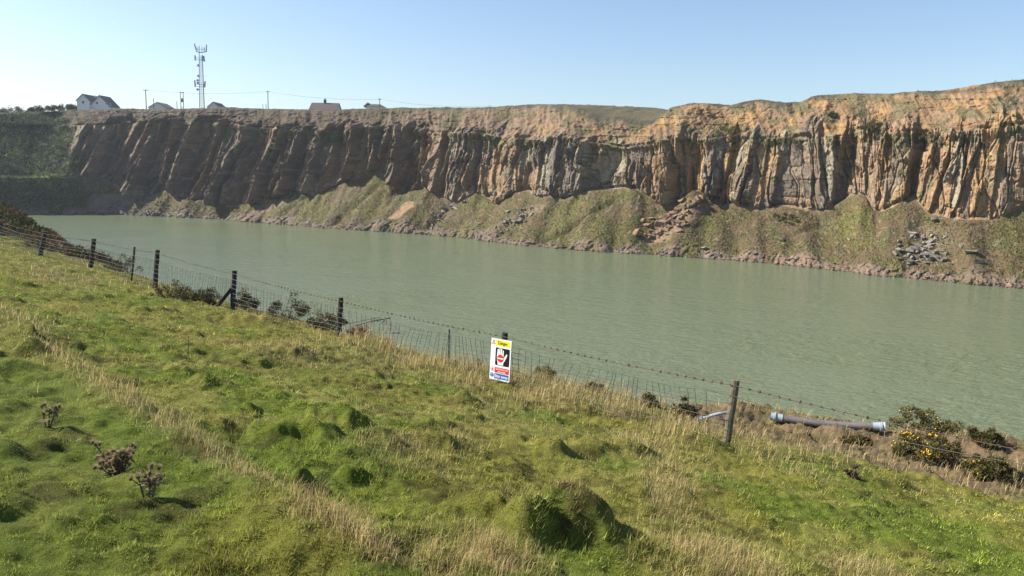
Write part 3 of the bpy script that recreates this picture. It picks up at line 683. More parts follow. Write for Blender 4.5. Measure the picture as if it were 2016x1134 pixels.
# scrub on the headland (one tangled mass)
def scrub():
    n = 60000; r = np.random.default_rng(5)
    w = r.uniform(40.5, 92, n); s = r.uniform(12, 18.4, n); e = np.interp(w, e_w, e_s); ok = (s < e + .9) & (s > 12 + 1.6 * vn(w / 2, s * 0, 3)); w = w[ok]; s = s[ok]
    x = .67 * s - .742 * w; y = .742 * s + .67 * w; z = ground_z(x, y) + r.uniform(0, .45, len(x)) * (.3 + vn(x / .9, y / .9, 8)); n = len(x)
    q = np.stack([x, y, z], 1); d = r.normal(size=(n, 3)) + np.array([0, 0, .6]); d /= np.linalg.norm(d, axis=1)[:, None]
    sd_ = np.cross(d, r.normal(size=(n, 3))); sd_ /= np.linalg.norm(sd_, axis=1)[:, None]; L = r.uniform(.1, .25, n)[:, None]
    V_ = np.stack([q - sd_ * L * .2, q + sd_ * L * .2, q + d * L], 1).reshape(-1, 3)
    cc = np.array([.05, .055, .018]) * r.uniform(.5, 1.6, n)[:, None]; br = vn(x / 1.5, y / 1.5, 9) + r.uniform(-.2, .2, n) > .55; cc[br] = np.array([.12, .07, .035]) * r.uniform(.5, 1.4, br.sum())[:, None]
    return mesh_np('scrub', V_, np.arange(3 * n).reshape(-1, 3), M_gorse, col=np.repeat(cc, 3, 0))
tag(scrub(), 'dark tangled gorse and heather covering the headland at the left', 'scrub', kind='stuff')

# ------------------------------------------------------------------ thistles
M_thist = material('dead_thistle', (.12, .085, .05), .9); M_fluff = material('thistle_fluff', (.46, .37, .22), 1, transl=.3)
def thistle(loc, stems, label, seed):
    r = random.Random(seed); o = empty('thistle', loc); o.scale = (.86, .86, .86); tag(o, label, 'thistle', 'dead thistles on the turf'); mb = MB(); lf_ = MB(); heads = []
    for k, (a, ln, tilt, nh) in enumerate(stems):
        d = Vector((math.cos(a) * math.sin(tilt), math.sin(a) * math.sin(tilt), math.cos(tilt))); p0 = Vector((.02 * math.cos(a), .02 * math.sin(a), -.02))
        p1 = p0 + d * ln * .5; p2 = p0 + d * ln + Vector((0, 0, .02)); mb.tube([p0, p1, p2], [.008, .006, .004], 5)
        heads.append(p2)
        for q in range(nh):
            f = r.uniform(.45, .95); b = p0.lerp(p2, f); e = b + Vector((r.uniform(-1, 1), r.uniform(-1, 1), r.uniform(.3, 1))).normalized() * r.uniform(.04, .09); mb.tube([b, e], [.004, .003], 4); heads.append(e)
        for q in range(7):
            b = p0.lerp(p2, r.uniform(.05, .9)); dd = Vector((r.uniform(-1, 1), r.uniform(-1, 1), r.uniform(-.6, .5))).normalized(); sdv = dd.cross(Vector((0, 0, 1))).normalized() * .013; L = r.uniform(.05, .11)
            lf_.add([b, b + dd * L * .5 + sdv, b + dd * L, b + dd * L * .5 - sdv], [(0, 1, 2, 3)])
    mb.build('stem', M_thist, o); lf_.build('foliage', M_thist, o)
    for h in heads:
        hb = MB(); ring = [(-.016, .004), (-.010, .012), (0, .014), (.009, .009)]
        b = len(hb.v)
        for zz, rr in ring:
            for q in range(8): hb.v.append((h.x + rr * math.cos(q * math.pi / 4), h.y + rr * math.sin(q * math.pi / 4), h.z + zz))
        for i in range(3):
            for q in range(8): hb.f.append((i * 8 + q, i * 8 + (q + 1) % 8, (i + 1) * 8 + (q + 1) % 8, (i + 1) * 8 + q))
        hb.f.append(tuple(range(7, -1, -1))); hb.f.append(tuple(24 + q for q in range(8)))
        hd_ = hb.build('flower_head', M_thist, o)
        fb = MB()
        for q in range(46):
            dd = Vector((r.gauss(0, 1), r.gauss(0, 1), abs(r.gauss(0, 1)) + .2)).normalized(); sdv = dd.cross(Vector((r.random(), r.random(), r.random()))).normalized() * .003; s0 = h + Vector((0, 0, .005))
            fb.add([s0 - sdv, s0 + sdv, s0 + dd * r.uniform(.022, .040)], [(0, 1, 2)])
        fb.build('fluff', M_fluff, hd_)
    return o
l1, _ = onground(93, 845); thistle(l1, [(2.5, .19, .35, 2), (.3, .19, .3, 2), (1.4, .15, .1, 1)], 'thin dead thistle with few heads, highest up the slope of the dead thistles', 1)
l2, _ = onground(235, 940); thistle(l2, [(k * .55, random.uniform(.14, .20), random.uniform(.2, .95), 4) for k in range(11)] + [(2.9, .28, .7, 2)], 'large spreading dead thistle with many fluffy pale heads', 2)
l3, _ = onground(293, 1008); thistle(l3, [(.2, .16, .25, 4), (3.2, .16, .25, 4), (1.6, .17, .1, 3)], 'small upright dead thistle at the bottom, just right of the large spreading one', 3)
l4, _ = onground(368, 700)
thistle(l4, [(.2, .30, .05, 1)], 'single thin dead stalk standing alone in the turf left of the middle of the fence', 4)
l5, _ = onground(1680, 948)
bush(l5, .14, .17, 77, 'small dark dead weed on the turf edge below the black pipe', 'weed', 'dead_weed', colr=(.05, .035, .025), n=260, clumps=7, leaf=.05)

# ------------------------------------------------------------------ fence
def fence_pt(px, s=None):
    d = ray(float(px), 700.); s = s or 10.78; t = s / (d[0] * SN[0] + d[1] * SN[1]); x, y = d[0] * t, d[1] * t
    return x, y, float(ground_z(np.array(x), np.array(y)))
fence = empty('wire_fence', (*fence_pt(994)[:2], fence_pt(994)[2])); tag(fence, 'post and wire stock fence with barbed top strand above the lake', 'fence')
FL = Vector(fence.location)
def pole_mb(base, top, r0, r1, seed, n=10, chamfer=True):
    r = random.Random(seed); mb = MB(); base = Vector(base); top = Vector(top); pts = []; rs = []
    for k in range(9):
        f = k / 8; p = base.lerp(top, f) + Vector((r.uniform(-1, 1), r.uniform(-1, 1), 0)) * r0 * .10; pts.append(p); rs.append(lerp(r0, r1, f) * r.uniform(.93, 1.07))
    mb.tube(pts, rs, n); return mb
posts = []
for px, top, base, wpx, mat in ((1440, (1449, 748), (1438, 905), 8.5, M_post), (990, (994, 655), (988, 764), 6.5, M_post_dark), (667, (671, 586), (666, 688), 5.2, M_post_dark), (460, (461.5, 533), (459, 604), 5.0, M_post_dark), (310, (310, 492), (310, 568), 4.6, M_post_dark),
                                (187, (185, 470), (189, 530), 4.4, M_post_dark), (90, (89, 456), (91, 512), 4.2, M_post_dark), (3, (2, 434), (4, 484), 4.6, M_post_dark), (-75, (-77, 420), (-74, 466), 4, M_post_dark), (2105, (2112, 893), (2100, 1090), 10, M_post)):
    x, y, z = fence_pt(px)
    T = at(top[0], top[1], y); B = Vector((x, y, z - .12)); T = Vector(T)
    mb = pole_mb(B - FL, T - FL, wpx * y / FPX, wpx * .94 * y / FPX, px); p = mb.build('post', mat, fence)
    posts.append((px, Vector((x, y, z)), T))
posts.sort(key=lambda p: p[0])
posts[-2][0]
p1440 = [p for p in posts if p[0] == 1440][0]
# thin stakes and the brace
for px, top, r_, m_, lab in ((265, (265, 486), 2.0, M_post_dark, 'thin wooden stake'), (883, (884.5, 648), 1.9, M_wire, 'thin metal stake')):
    x, y, z = fence_pt(px); T = Vector(at(top[0], top[1], y)); mb = MB(); mb.tube([Vector((x, y, z - .1)) - FL, T - FL], [r_ * y / FPX] * 2, 6); o = mb.build('stake', m_, fence); o['label'] = lab
x, y, z = fence_pt(460); a = Vector(at(456, 568, y)); b = Vector(at(427, 604, y - .15)); mb = MB(); mb.bar(a - FL, b - FL, .12, .10); mb.build('brace', M_post_dark, fence)
# wires
def wire_path(hfrac, sag=0.0, n=10):
    pts = []
    for (pa, ga, ta), (pb, gb, tb_) in zip(posts[:-1], posts[1:]):
        A = ga.lerp(ta, hfrac); B = gb.lerp(tb_, hfrac)
        for k in range(n):
            f = k / n; p = A.lerp(B, f); p.z -= sag * 4 * f * (1 - f); p += Vector((-.67, -.742, 0)) * .06; pts.append(p)
    pts.append(posts[-1][1].lerp(posts[-1][2], hfrac)); return pts
top_w = wire_path(.93, .035)
mb = MB(); mb.tube([p - FL for p in top_w], .0055, 4)
seglen = [(b - a).length for a, b in zip(top_w[:-1], top_w[1:])]
pos = 0; tot = sum(seglen); r = random.Random(9)
while pos < tot:
    acc = 0
    for i, L in enumerate(seglen):
        if acc + L > pos: p = top_w[i].lerp(top_w[i + 1], (pos - acc) / L); break
        acc += L
    p = p - FL
    for _ in range(3):
        dd = Vector((r.uniform(-1, 1), r.uniform(-1, 1), r.uniform(-1, 1))).normalized() * .027; mb.tube([p - dd, p + dd], .0065, 3)
    pos += .155
mb.build('barbed_wire', M_barb, fence)
fr = [.04, .17, .29, .41, .53, .65, .78]
r = random.Random(4)
net = MB()
paths = []
for q in fr:
    pt = wire_path(q, .03 + .04 * (q > .6), 10)
    pt = [p + Vector((0, 0, r.gauss(0, .012))) for p in pt[:-10]]; paths.append(pt); net.tube([p - FL for p in pt], .0045 if q < .7 else .0055, 4, False)
def along(pt, f):
    i = min(int(f), len(pt) - 2); return pt[i].lerp(pt[i + 1], f - i)
f = 0.0
while f < len(paths[0]) - 1.01:
    L = (along(paths[0], f) - along(paths[0], min(f + .5, len(paths[0]) - 1.01))).length / .5
    off = 0; prev = None
    zz = []
    for k, pt in enumerate(paths):
        q = along(pt, min(max(f + off, 0), len(pt) - 1.01)); zz.append(q - FL); off += r.gauss(.0, .022) / max(L, .1) * .6 + .035 / max(L, .1) * math.sin(f * .7)
    net.tube(zz, .0042, 3, False)
    for q in zz[1:-1]: net.tube([q - Vector((0, 0, .008)), q + Vector((0, 0, .008))], .007, 4)
    f += .15 / max(L, .05)
net.build('wire_netting', M_wire, fence)

mb = MB()
for q, dz in ((.78, .05),):
    pt = wire_path(q, .05 + dz, 10)[-11:]; mb.tube([p - FL for p in pt], .005, 4)
mb.build('plain_wire', M_wire, fence)
# ------------------------------------------------------------------ danger sign
def sign():
    M_w = material('sign_white', (.80, .81, .82), .35, noise=(30, .05)); M_y = material('sign_yellow', (.86, .70, .02), .35); M_k = material('sign_black', (.012, .012, .013), .4)
    M_r = material('sign_red', (.62, .035, .03), .35); M_b = material('sign_blue', (.012, .13, .42), .35); M_g = material('sign_edge', (.35, .36, .37), .4)
    _, y, _ = fence_pt(990); y0 = y - .16
    TL = Vector(at(968, 665, y0 + .06)); TR = Vector(at(1007.5, 672.5, y0 - .20)); BL = Vector(at(962, 744.5, y0 + .06))
    u = TR - TL; v = BL - TL; v -= v.dot(u) / u.dot(u) * u * .75; nrm = v.cross(u).normalized()
    if nrm.y > 0: nrm = -nrm
    o = empty('danger_sign', TL + u * .5 + v); o.location = TL + u * .5 + v
    tag(o, 'white danger sign with yellow, red and blue panels and a raised hand, on a post', 'warning sign')
    OL = Vector(o.location)
    def P(a, b, h): return TL + u * (a / 100) + v * (b / 200) + nrm * h - OL
    def poly(pts, h, name, mat, parent=o, th=0):
        mb = MB(); n = len(pts)
        if th: mb.add([P(*p, h) for p in pts] + [P(*p, h - th) for p in pts], [tuple(range(n)), tuple(range(2 * n - 1, n - 1, -1))] + [(i, (i + 1) % n, (i + 1) % n + n, i + n) for i in range(n)])
        else: mb.add([P(*p, h) for p in pts], [tuple(range(n))])
        return mb.build(name, mat, parent)
    def rect(a, b, c, d): return [(a, b), (c, b), (c, d), (a, d)]
    def circ(cx, cy, r, n=28, asp=1.0): return [(cx + r * math.cos(2 * math.pi * k / n), cy + r * asp * math.sin(2 * math.pi * k / n)) for k in range(n)]
    asp = u.length / 100 / (v.length / 200)
    poly(rect(0, 0, 100, 200), .0, 'board', M_w, th=.004)
    poly(rect(-1.5, -1.5, 101.5, 201.5), -.0045, 'backing_board', M_g, th=.01)
    def strip(pts, h, name, mat, parent): return poly(pts, h, name, mat, parent)
    yb = strip(rect(24, 5, 94, 32), .002, 'yellow_panel', M_y, o)
    t = strip([(12.5, 4), (21.5, 27), (3, 27)], .002, 'warning_triangle', M_k, o); strip([(12.5, 9), (18.8, 25), (6, 25)], .003, 'triangle_field', M_y, t)
    strip([(11.6, 13), (13.4, 13), (13, 20), (12, 20)], .004, 'exclamation_mark', M_k, t)
    kp = strip([(24, 45), (27, 41), (90, 41), (94, 45), (94, 122), (90, 127), (27, 127), (24, 122)], .002, 'black_panel', M_k, o)
    hand = [(38, 124), (37, 112), (33, 100), (32, 82), (33.5, 56), (34.5, 48), (37, 46), (39.5, 48), (40.3, 74), (42, 75), (42.5, 45), (44.8, 42), (47.6, 44), (48.3, 73), (50, 74), (51, 45), (53.4, 42.5), (56, 45), (56.5, 74), (58.3, 76), (60, 52), (62.3, 49.5), (64.8, 52),
            (64.5, 80), (65, 88), (72, 78), (77, 68), (80.5, 66), (82.5, 70), (80, 82), (73, 98), (66, 110), (64.5, 124)]
    hm = MB(); pv = [P(*p, .004) for p in hand]; hm.add(pv, [tuple(range(len(pv)))]); ho = hm.build('hand', M_w, kp)
    rc = strip(circ(50, 92, 16.5, asp=asp), .006, 'red_roundel', M_r, ho) if False else strip(circ(50, 92, 16.5, asp=asp), .006, 'red_roundel', M_r, kp)
    strip(rect(36, 89.2, 64, 94.8), .008, 'white_bar', M_w, kp)
    rp = strip(rect(24, 137, 95, 164), .002, 'red_panel', M_r, o); bp = strip(rect(24, 167, 95, 193), .002, 'blue_panel', M_b, o)
    c1 = strip(circ(12, 149, 9, asp=asp), .002, 'prohibition_ring', M_r, o); strip(circ(12, 149, 7.4, asp=asp), .003, 'ring_field', M_w, c1)
    strip([(10, 143), (14, 143), (14.5, 148), (17, 150), (14, 151), (15.5, 157), (12.5, 153), (9, 157), (10, 151), (7, 150), (9.7, 148)], .004, 'child_figure', M_k, c1)
    c2 = strip(circ(12, 178, 9, asp=asp), .002, 'blue_roundel', M_b, o); strip([(10.6, 169), (13.4, 169), (12.8, 181), (11.2, 181)], .003, 'exclamation_mark', M_w, c2); strip(circ(12, 184.5, 1.4, 10, asp), .003, 'exclamation_dot', M_w, c2)
    def text(s, a0, b0, hgt, mat, parent, h, wd=None):
        cu = bpy.data.curves.new('lettering', 'FONT'); cu.body = s; cu.size = 1; cu.align_x = 'CENTER'; cu.align_y = 'CENTER'
        cu.offset = .012
        tmp = bpy.data.objects.new('tmp', cu); COL.objects.link(tmp); bpy.context.view_layer.update()
        me = bpy.data.meshes.new_from_object(tmp.evaluated_get(bpy.context.evaluated_depsgraph_get())); bpy.data.objects.remove(tmp)
        xs = [q.co.x for q in me.vertices]; w0 = max(xs) - min(xs); cx = (max(xs) + min(xs)) / 2
        kx = wd / w0; ky = hgt
        for q in me.vertices:
            q.co = P(a0 + (q.co.x - cx) * kx, b0 - q.co.y * ky, h)
        me.name = 'lettering'; me.materials.clear(); me.materials.append(mat); lo = bpy.data.objects.new('lettering', me); link(lo, parent)
    text('Danger', 58, 18, 23, M_k, yb, .004, 48)
    text('Quarries are not', 59.5, 144.5, 12, M_w, rp, .004, 60); text('play areas', 59.5, 156.5, 12, M_w, rp, .004, 38)
    text('Stay away', 59.5, 180, 22, M_w, bp, .004, 64)
    nb_ = MB()
    for a_, b_ in ((51, 9.5), (51, 196)):
        p_ = P(a_, b_, .001); q_ = P(a_, b_, .007); nb_.tube([p_, q_], .007, 8)
    nb_.build('fixing_screw', M_g, o)
sign()

# ------------------------------------------------------------------ pipes on the berm
M_pipe = material('black_pipe', (.13, .12, .115), .25, noise=(3, .3)); M_coup = material('grey_coupling', (.27, .31, .34), .5, noise=(6, .15)); M_white = material('white_plastic', (.7, .72, .74), .4)
def on_berm(px, py, off):
    best = None
    for s_ in np.arange(14.3, 15.9, .05):
        (x_, y_, z_), _ = ground_on_s(px, s_); z_ = float(np.mean(ground_z(np.full(9, x_) + np.linspace(-.25, .25, 9), np.full(9, y_)))) + off
        e_ = abs(float(proj(np.array([[x_, y_, z_]]))[1][0]) - py)
        if best is None or e_ < best[0]: best = (e_, x_, y_, z_)
    return Vector(best[1:])
A = on_berm(1527, 820, .15); B = on_berm(1757, 840, .17)
for q in (A, B): pass
pr = 7.3 * B.y / FPX
pipe = empty('drain_pipe', A.lerp(B, .5)); tag(pipe, 'long black pipe with pale grey couplings at both ends lying on the earth bank', 'pipe'); PL = Vector(pipe.location)
def pl(f, dz=0): return A.lerp(B, f) + Vector((0, 0, dz - .06 * 4 * f * (1 - f))) - PL
mb = MB(); mb.tube([pl(f / 12) for f in range(13)], pr, 18); mb.build('pipe', M_pipe, pipe, True)
for f0, f1 in ((0, .11), (.9, 1.0)):
    mb = MB(); L = [(f0, 1.15), (f0 + .25 * (f1 - f0), 1.15), (f0 + .26 * (f1 - f0), 1.5), (f0 + .42 * (f1 - f0), 1.5), (f0 + .43 * (f1 - f0), 1.15), (f1, 1.15)]
    if f0 > .5: L = [(f0, 1.15), (f0 + .55 * (f1 - f0), 1.15), (f0 + .58 * (f1 - f0), 1.5), (f0 + .8 * (f1 - f0), 1.5), (f0 + .82 * (f1 - f0), 1.2), (f1, 1.45)]
    mb.tube([pl(a_) for a_, _ in L], [pr * b_ for _, b_ in L], 18); mb.build('coupling', M_coup, pipe, False)
C0 = Vector(ground_on_s(1383, 13.3)[0]) + Vector((0, 0, .06)); C1 = Vector(at(1442, 810, C0.y - .1)); C0 = C0 + Vector((0, 0, 0)); pp = empty('plastic_pipe', C0); tag(pp, 'short pale grey plastic pipe half hidden in the grass left of the weathered post', 'pipe')
mb = MB(); mb.tube([Vector((0, 0, 0)), (C1 - C0) * .5 + Vector((0, 0, .02)), C1 - C0], .032, 12); mb.build('pipe', M_coup, pp, True); mb = MB(); mb.tube([Vector((-.02, 0, 0)), (C1 - C0) * .12], .05, 12); mb.build('socket', M_white, pp, True)

# ------------------------------------------------------------------ rusty frame standing in the lake
M_rust = material('rusty_iron', (.075, .05, .04), .8, noise=(3, .3))
def on_water(px, py, h=0):
    d = ray(float(px), float(py)); t = (h - EYE) / d[2]; return Vector(np.array([0, 0, EYE]) + d * t)
f0 = on_water(730, 655); fr_ = empty('sunken_frame', f0); tag(fr_, 'rusty iron framework sticking up out of the lake beyond the fence', 'iron frame')
fy = f0.y
def fp(px, py, dy=0): return Vector(at(px, py, fy + dy)) - f0
mb = MB(); mb.tube([fp(700, 641, 2), fp(728, 633), fp(768, 626)], [.10, .09, .09], 6); mb.tube([fp(686, 637, 3), fp(750, 624, 2)], .05, 6); mb.build('beam', M_rust, fr_)
mb = MB()
for p, q in (((743, 624), (744, 633)), ((731, 629), (733, 635)), ((760, 629), (761, 638)), ((757, 629), (752, 636)), ((717, 634), (718, 655)), ((705, 640), (704, 660)), ((690, 636), (690, 662)), ((768, 624), (769, 668))): mb.tube([fp(*p, 1), fp(*q)], .07 if q[1] < 640 else .04, 5)
mb.build('strut', M_rust, fr_)

# ------------------------------------------------------------------ rocks
def rock_mesh(seed, mat):
    r = random.Random(seed); bm = bmesh.new()
    for _ in range(13):
        bm.verts.new((r.uniform(-.5, .5), r.uniform(-.38, .38), r.uniform(-.28, .28)))
    bmesh.ops.convex_hull(bm, input=bm.verts)
    for v_ in [v_ for v_ in bm.verts if not v_.link_faces]: bm.verts.remove(v_)
    me = bpy.data.meshes.new('boulder'); bm.to_mesh(me); bm.free(); me.materials.append(mat); return me
PB = [rock_mesh(k, M_boulder_b) for k in range(8)]; PG = [rock_mesh(k + 20, M_boulder_g) for k in range(8)]
rr = random.Random(12)
def boulder(px, py, size, protos, label, group):
    p = pick(px, py, NT + 2); o = bpy.data.objects.new('boulder', rr.choice(protos)); o.location = (p[0], p[1], p[2] + size * .18)
    size *= 1.3
    o.scale = (size * rr.uniform(.8, 1.3), size * rr.uniform(.7, 1.1), size * rr.uniform(.6, 1.1)); o.rotation_euler = (rr.uniform(-.5, .5), rr.uniform(-.5, .5), rr.uniform(0, 6.28))
    tag(link(o), label, 'boulder', group)
for k in range(95):
    f = rr.random() ** .8; cx = lerp(1365, 1285, f); cy = lerp(392, 470, f); sp = lerp(14, 38, f)
    boulder(cx + rr.gauss(0, sp * .6), cy + rr.gauss(0, 7), rr.uniform(.7, 2.1) * (1 + (rr.random() > .9) * .6), PB, 'orange brown block in the large rockfall below the pale cliff slab', 'orange rockfall blocks')
for k in range(34):
    f = rr.random(); boulder(lerp(1060, 992, f) + rr.gauss(0, 12), lerp(408, 452, f) + rr.gauss(0, 5), rr.uniform(.6, 1.7), PG, 'grey block in the thin spill of rocks down the grassy talus', 'grey rocks spilled down the talus')
for k in range(75):
    f = rr.random(); boulder(lerp(1815, 1825, f) + rr.gauss(0, 24 if f < .8 else 30), lerp(462, 522, f) + rr.gauss(0, 4), rr.uniform(.5, 1.5) * (1 + .4 * (f > .55)), PG, 'grey block in the rock pile near the shore below the right cliff', 'grey rock pile blocks')
for k in range(22):
    f = rr.random(); boulder(lerp(905, 845, f) + rr.gauss(0, 7), lerp(400, 440, f) + rr.gauss(0, 5), rr.uniform(.6, 1.8), PG, 'grey block lying in the talus gully left of the middle', 'gully blocks')
for px, py, sz, lab in ((1541, 472, 1.3, 'pale boulder on the talus with a smaller pale stone just below it'), (1543, 481, 1.0, 'smaller pale stone just below the pale boulder on the talus'), (1671, 473, .9, 'lone pale stone on the grass midway to the right rock pile'),
                        (1649, 499, .9, 'lone pale stone on the grass near the shore'), (1926, 517, 1.4, 'tall pale stone on the grass right of the grey rock pile'), (1384, 491, 1.9, 'wide flat pale rock on the grass below the orange rockfall'),
                        (1893, 486, 1.2, 'grey stone on the upper right of the grey rock pile'), (1797, 462, 1.8, 'large grey boulder above the grey rock pile'), (1840, 435, 1.5, 'grey block fallen at the foot of the undercut cliff')):
    boulder(px, py, sz, PG, lab, None)
for k, (px, py, sz) in enumerate(((503, 436, 2.6), (431, 426, 1.6))): boulder(px, py, sz, PB, ['large pinkish block at the waterline left of the middle', 'orange block at the waterline beside the dark left buttress'][k], None)
# shoreline rubble and scree: countless
def rubble():
    r = np.random.default_rng(33); V_ = []; F_ = []; cc = []; base = 0
    protos = [(np.array([v.co[:] for v in m.vertices]), [tuple(p.vertices) for p in m.polygons]) for m in PB + PG]
    def put(p, s, col):
        nonlocal base
        v, f = protos[r.integers(0, len(protos))]; a = r.uniform(0, 6.28); c_, s_ = math.cos(a), math.sin(a); q = v * np.array([s, s * .8, s * .8]); q = np.stack([q[:, 0] * c_ - q[:, 1] * s_, q[:, 0] * s_ + q[:, 1] * c_, q[:, 2]], 1) + p
        V_.append(q); F_.extend([tuple(base + i for i in t) for t in f]); cc.append(np.repeat(np.array([col]), len(v), 0)); base += len(v)
    pal = [(.11, .085, .065), (.075, .066, .055), (.16, .14, .11), (.19, .125, .085)]
    for _ in range(1700):
        i = r.integers(150, NX); col_ = V[i, :NT]; z = abs(r.normal(0, .7)) - .25; j = int(np.argmin(np.abs(col_[:, 2] - z))); x_ = X[i]
        k = 3 if (x_ > 900 and r.random() < .45) else r.integers(0, 3)
        put(col_[j] + r.normal(0, .15, 3), r.uniform(.2, .75) * (1.6 if r.random() > .95 else 1), np.array(pal[k]) * r.uniform(.7, 1.2))
    for _ in range(420):
        i = r.integers(340, 455); j = r.integers(8, int(NT * .75)); 
        put(V[i, j], r.uniform(.5, 1.5), np.array(pal[r.integers(0, 3)]) * r.uniform(.7, 1.2))
    for x0, x1, n in ((1230, 1420, 260), (960, 1090, 130), (1750, 1920, 200), (150, 2170, 420), (800, 930, 90)):
        for _ in range(n):
            i = int(np.interp(r.uniform(x0, x1), X, np.arange(NX))); j = r.integers(10, NT - 8); put(V[i, j], r.uniform(.2, .6), np.array(pal[r.integers(0, 3)]) * r.uniform(.8, 1.4))
    me = bpy.data.meshes.new('rubble'); me.from_pydata(np.concatenate(V_).tolist(), [], F_); a = me.color_attributes.new('col', 'FLOAT_COLOR', 'POINT')
    c4 = np.ones((base, 4), np.float32); c4[:, :3] = np.concatenate(cc); a.data.foreach_set('color', c4.ravel()); me.materials.append(M_rock)
    return link(bpy.data.objects.new('rubble', me))
tag(rubble(), 'loose stones and rubble along the far waterline and scattered on the talus', 'rubble', kind='stuff')

# rough grass tufts on the far slopes: countless
def far_tufts():
    r = np.random.default_rng(91); n = 85000
    i = r.integers(0, NX - 1, n); j = r.integers(12, NT - 3, n); t = turf[i, j]
    up_ = r.random(n) < .16; j[up_] = r.integers(NT + NR + 8, NT + NR + NU, up_.sum())
    base = V[i, j] + r.normal(0, .12, (n, 3)); c_ = C[i, j]
    ok = (c_[:, 1] > c_[:, 0] * .72) & (Z[i, j] > 1.2); base = base[ok]; c_ = c_[ok]; n = len(base)
    L = r.uniform(.12, .36, n)[:, None]; d = r.normal(size=(n, 3)) * .5 + np.array([0, 0, 1.]); d /= np.linalg.norm(d, axis=1)[:, None]
    sd_ = np.cross(d, r.normal(size=(n, 3))); sd_ /= np.linalg.norm(sd_, axis=1)[:, None]
    V_ = np.stack([base - sd_ * L * .45, base + sd_ * L * .45, base + d * L], 1).reshape(-1, 3)
    cc = c_ * r.uniform(.8, 1.2, n)[:, None]; dry = r.random(n) < .12; cc[dry] = np.array([.22, .18, .08]) * r.uniform(.7, 1.2, dry.sum())[:, None]
    return mesh_np('slope_grass', V_, np.arange(3 * n).reshape(-1, 3), M_gorse, col=np.repeat(cc, 3, 0))
def hill_scrub():
    r = np.random.default_rng(17); n = 46000; i = r.integers(0, 500, n); j = r.integers(30, NT + NR + NU, n); ok = (LF[i, j] > .5) & (Z2[i, j] > 1); i, j = i[ok], j[ok]
    q = V[i, j] + r.normal(0, .2, (len(i), 3)); cl = vn(UU[i, j] / 2.2, H[i, j] / 1.6, 5); q[:, 2] += np.maximum(0, cl - .45) * 2.2; q[:, 1] -= np.maximum(0, cl - .45) * 1.6; n = len(q)
    d = r.normal(size=(n, 3)) + np.array([-.2, -.3, .8]); d /= np.linalg.norm(d, axis=1)[:, None]; sd_ = np.cross(d, r.normal(size=(n, 3))); sd_ /= np.linalg.norm(sd_, axis=1)[:, None]
    L = r.uniform(.3, .8, n)[:, None]; V_ = np.stack([q - sd_ * L * .4, q + sd_ * L * .4, q + d * L], 1).reshape(-1, 3)
    cc = np.array([.070, .090, .026]) * r.uniform(.5, 1.6, n)[:, None]; g_ = vn(UU[i, j] / 9, H[i, j] / 7, 6) > .62; cc[g_] *= np.array([2.0, 1.9, 1.4]); te = (SG[i, j] == 1) & (TV[i, j] < .19); cc[te] = np.array([.12, .14, .035])  # some patches brightened in the colour as sun streaks; terrace grass paler
    return mesh_np('hillside_scrub', V_, np.arange(3 * n).reshape(-1, 3), M_gorse, col=np.repeat(cc, 3, 0))
tag(hill_scrub(), 'dark green bracken and scrub on the unquarried slope at the far left', 'scrub', kind='stuff')
tag(far_tufts(), 'rough green and brown grass on the slopes below and above the cliff', 'grass', kind='stuff')

# ------------------------------------------------------------------ shrubs and small trees on the cliff
for px, py, w, h, n, lab, br in ((1426, 268, 32, 34, 2200, 'bright green shrub spilling over the top of the columns', 1), (1712, 256, 30, 20, 1500, 'spreading dull green shrub on the ledge above the dark right recess', 0),
                                 (1548, 280, 26, 14, 900, 'low dull green shrub on the ledge right of the bright green shrub', 0), (1638, 228, 10, 10, 500, 'small round dark bush high on the orange earth slope', 2), (1826, 272, 26, 16, 900, 'low dull shrub in the notch above the right-hand columns', 0),
                                 (1545, 428, 26, 10, 800, 'dark low bush on the talus below the orange columns', 2), (1403, 392, 18, 16, 700, 'dark green bush at the foot of the cliff right of the orange rockfall', 2)):
    p = pick(px, py); k = p[1] / FPX
    colr = [(.075, .08, .03), (.11, .13, .03), (.035, .04, .02)][br]
    bush((p[0], p[1] - .6, p[2] - .2), w * k, h * k * .9, px, lab, 'shrub', 'cliff_shrub', colr=colr, col2=(.10, .08, .04), n=n, clumps=22, leaf=.38, lift=.2)
M_bark = material('bark', (.10, .085, .07), .9)
def tree(loc, h, wd, seed, label, group=None, n=900, name='small_tree', colr=(.045, .055, .03), trunkf=.45, leaf=.45, flat=.6):
    r = np.random.default_rng(seed); o = empty(name, loc); tag(o, label, 'tree', group); mb = MB(); ctr = []
    for k in range(11):
        a = r.uniform(0, 6.28); e = r.uniform(.1, 1) * wd / 2; c_ = Vector((e * math.cos(a) + .12 * wd, e * math.sin(a) * .8, h * (trunkf + (1 - trunkf) * r.uniform(.2, .95)))); ctr.append(c_[:])
        b0 = Vector((0, 0, h * trunkf * r.uniform(.4, .9))); mb.tube([b0, b0.lerp(c_, .5) + Vector((0, 0, .1)), c_], [.10 * h / 5, .06 * h / 5, .03], 5)
    mb.tube([(0, 0, -.5), (.05, 0, h * .3), (.1, 0, h * .6)], [.2 * h / 5, .15 * h / 5, .08], 6); mb.build('trunk', M_bark, o)
    ctr = np.array(ctr); rad = r.uniform(.14, .24, len(ctr)) * wd * flat * 1.2
    V_, F_ = ell_spikes(n, ctr, rad, leaf, r); cc = np.array(colr) * r.uniform(.6, 1.6, n)[:, None]
    mesh_np('crown', V_, F_, M_gorse, o, col=np.repeat(cc, 3, 0)); return o
p = pick(1700, 262); tree((p[0], p[1] - .5, p[2]), 7.5, 8, 55, 'bare-branched small tree on the ledge left of the grey pillar', n=420, colr=(.075, .08, .04), trunkf=.25, leaf=.4)

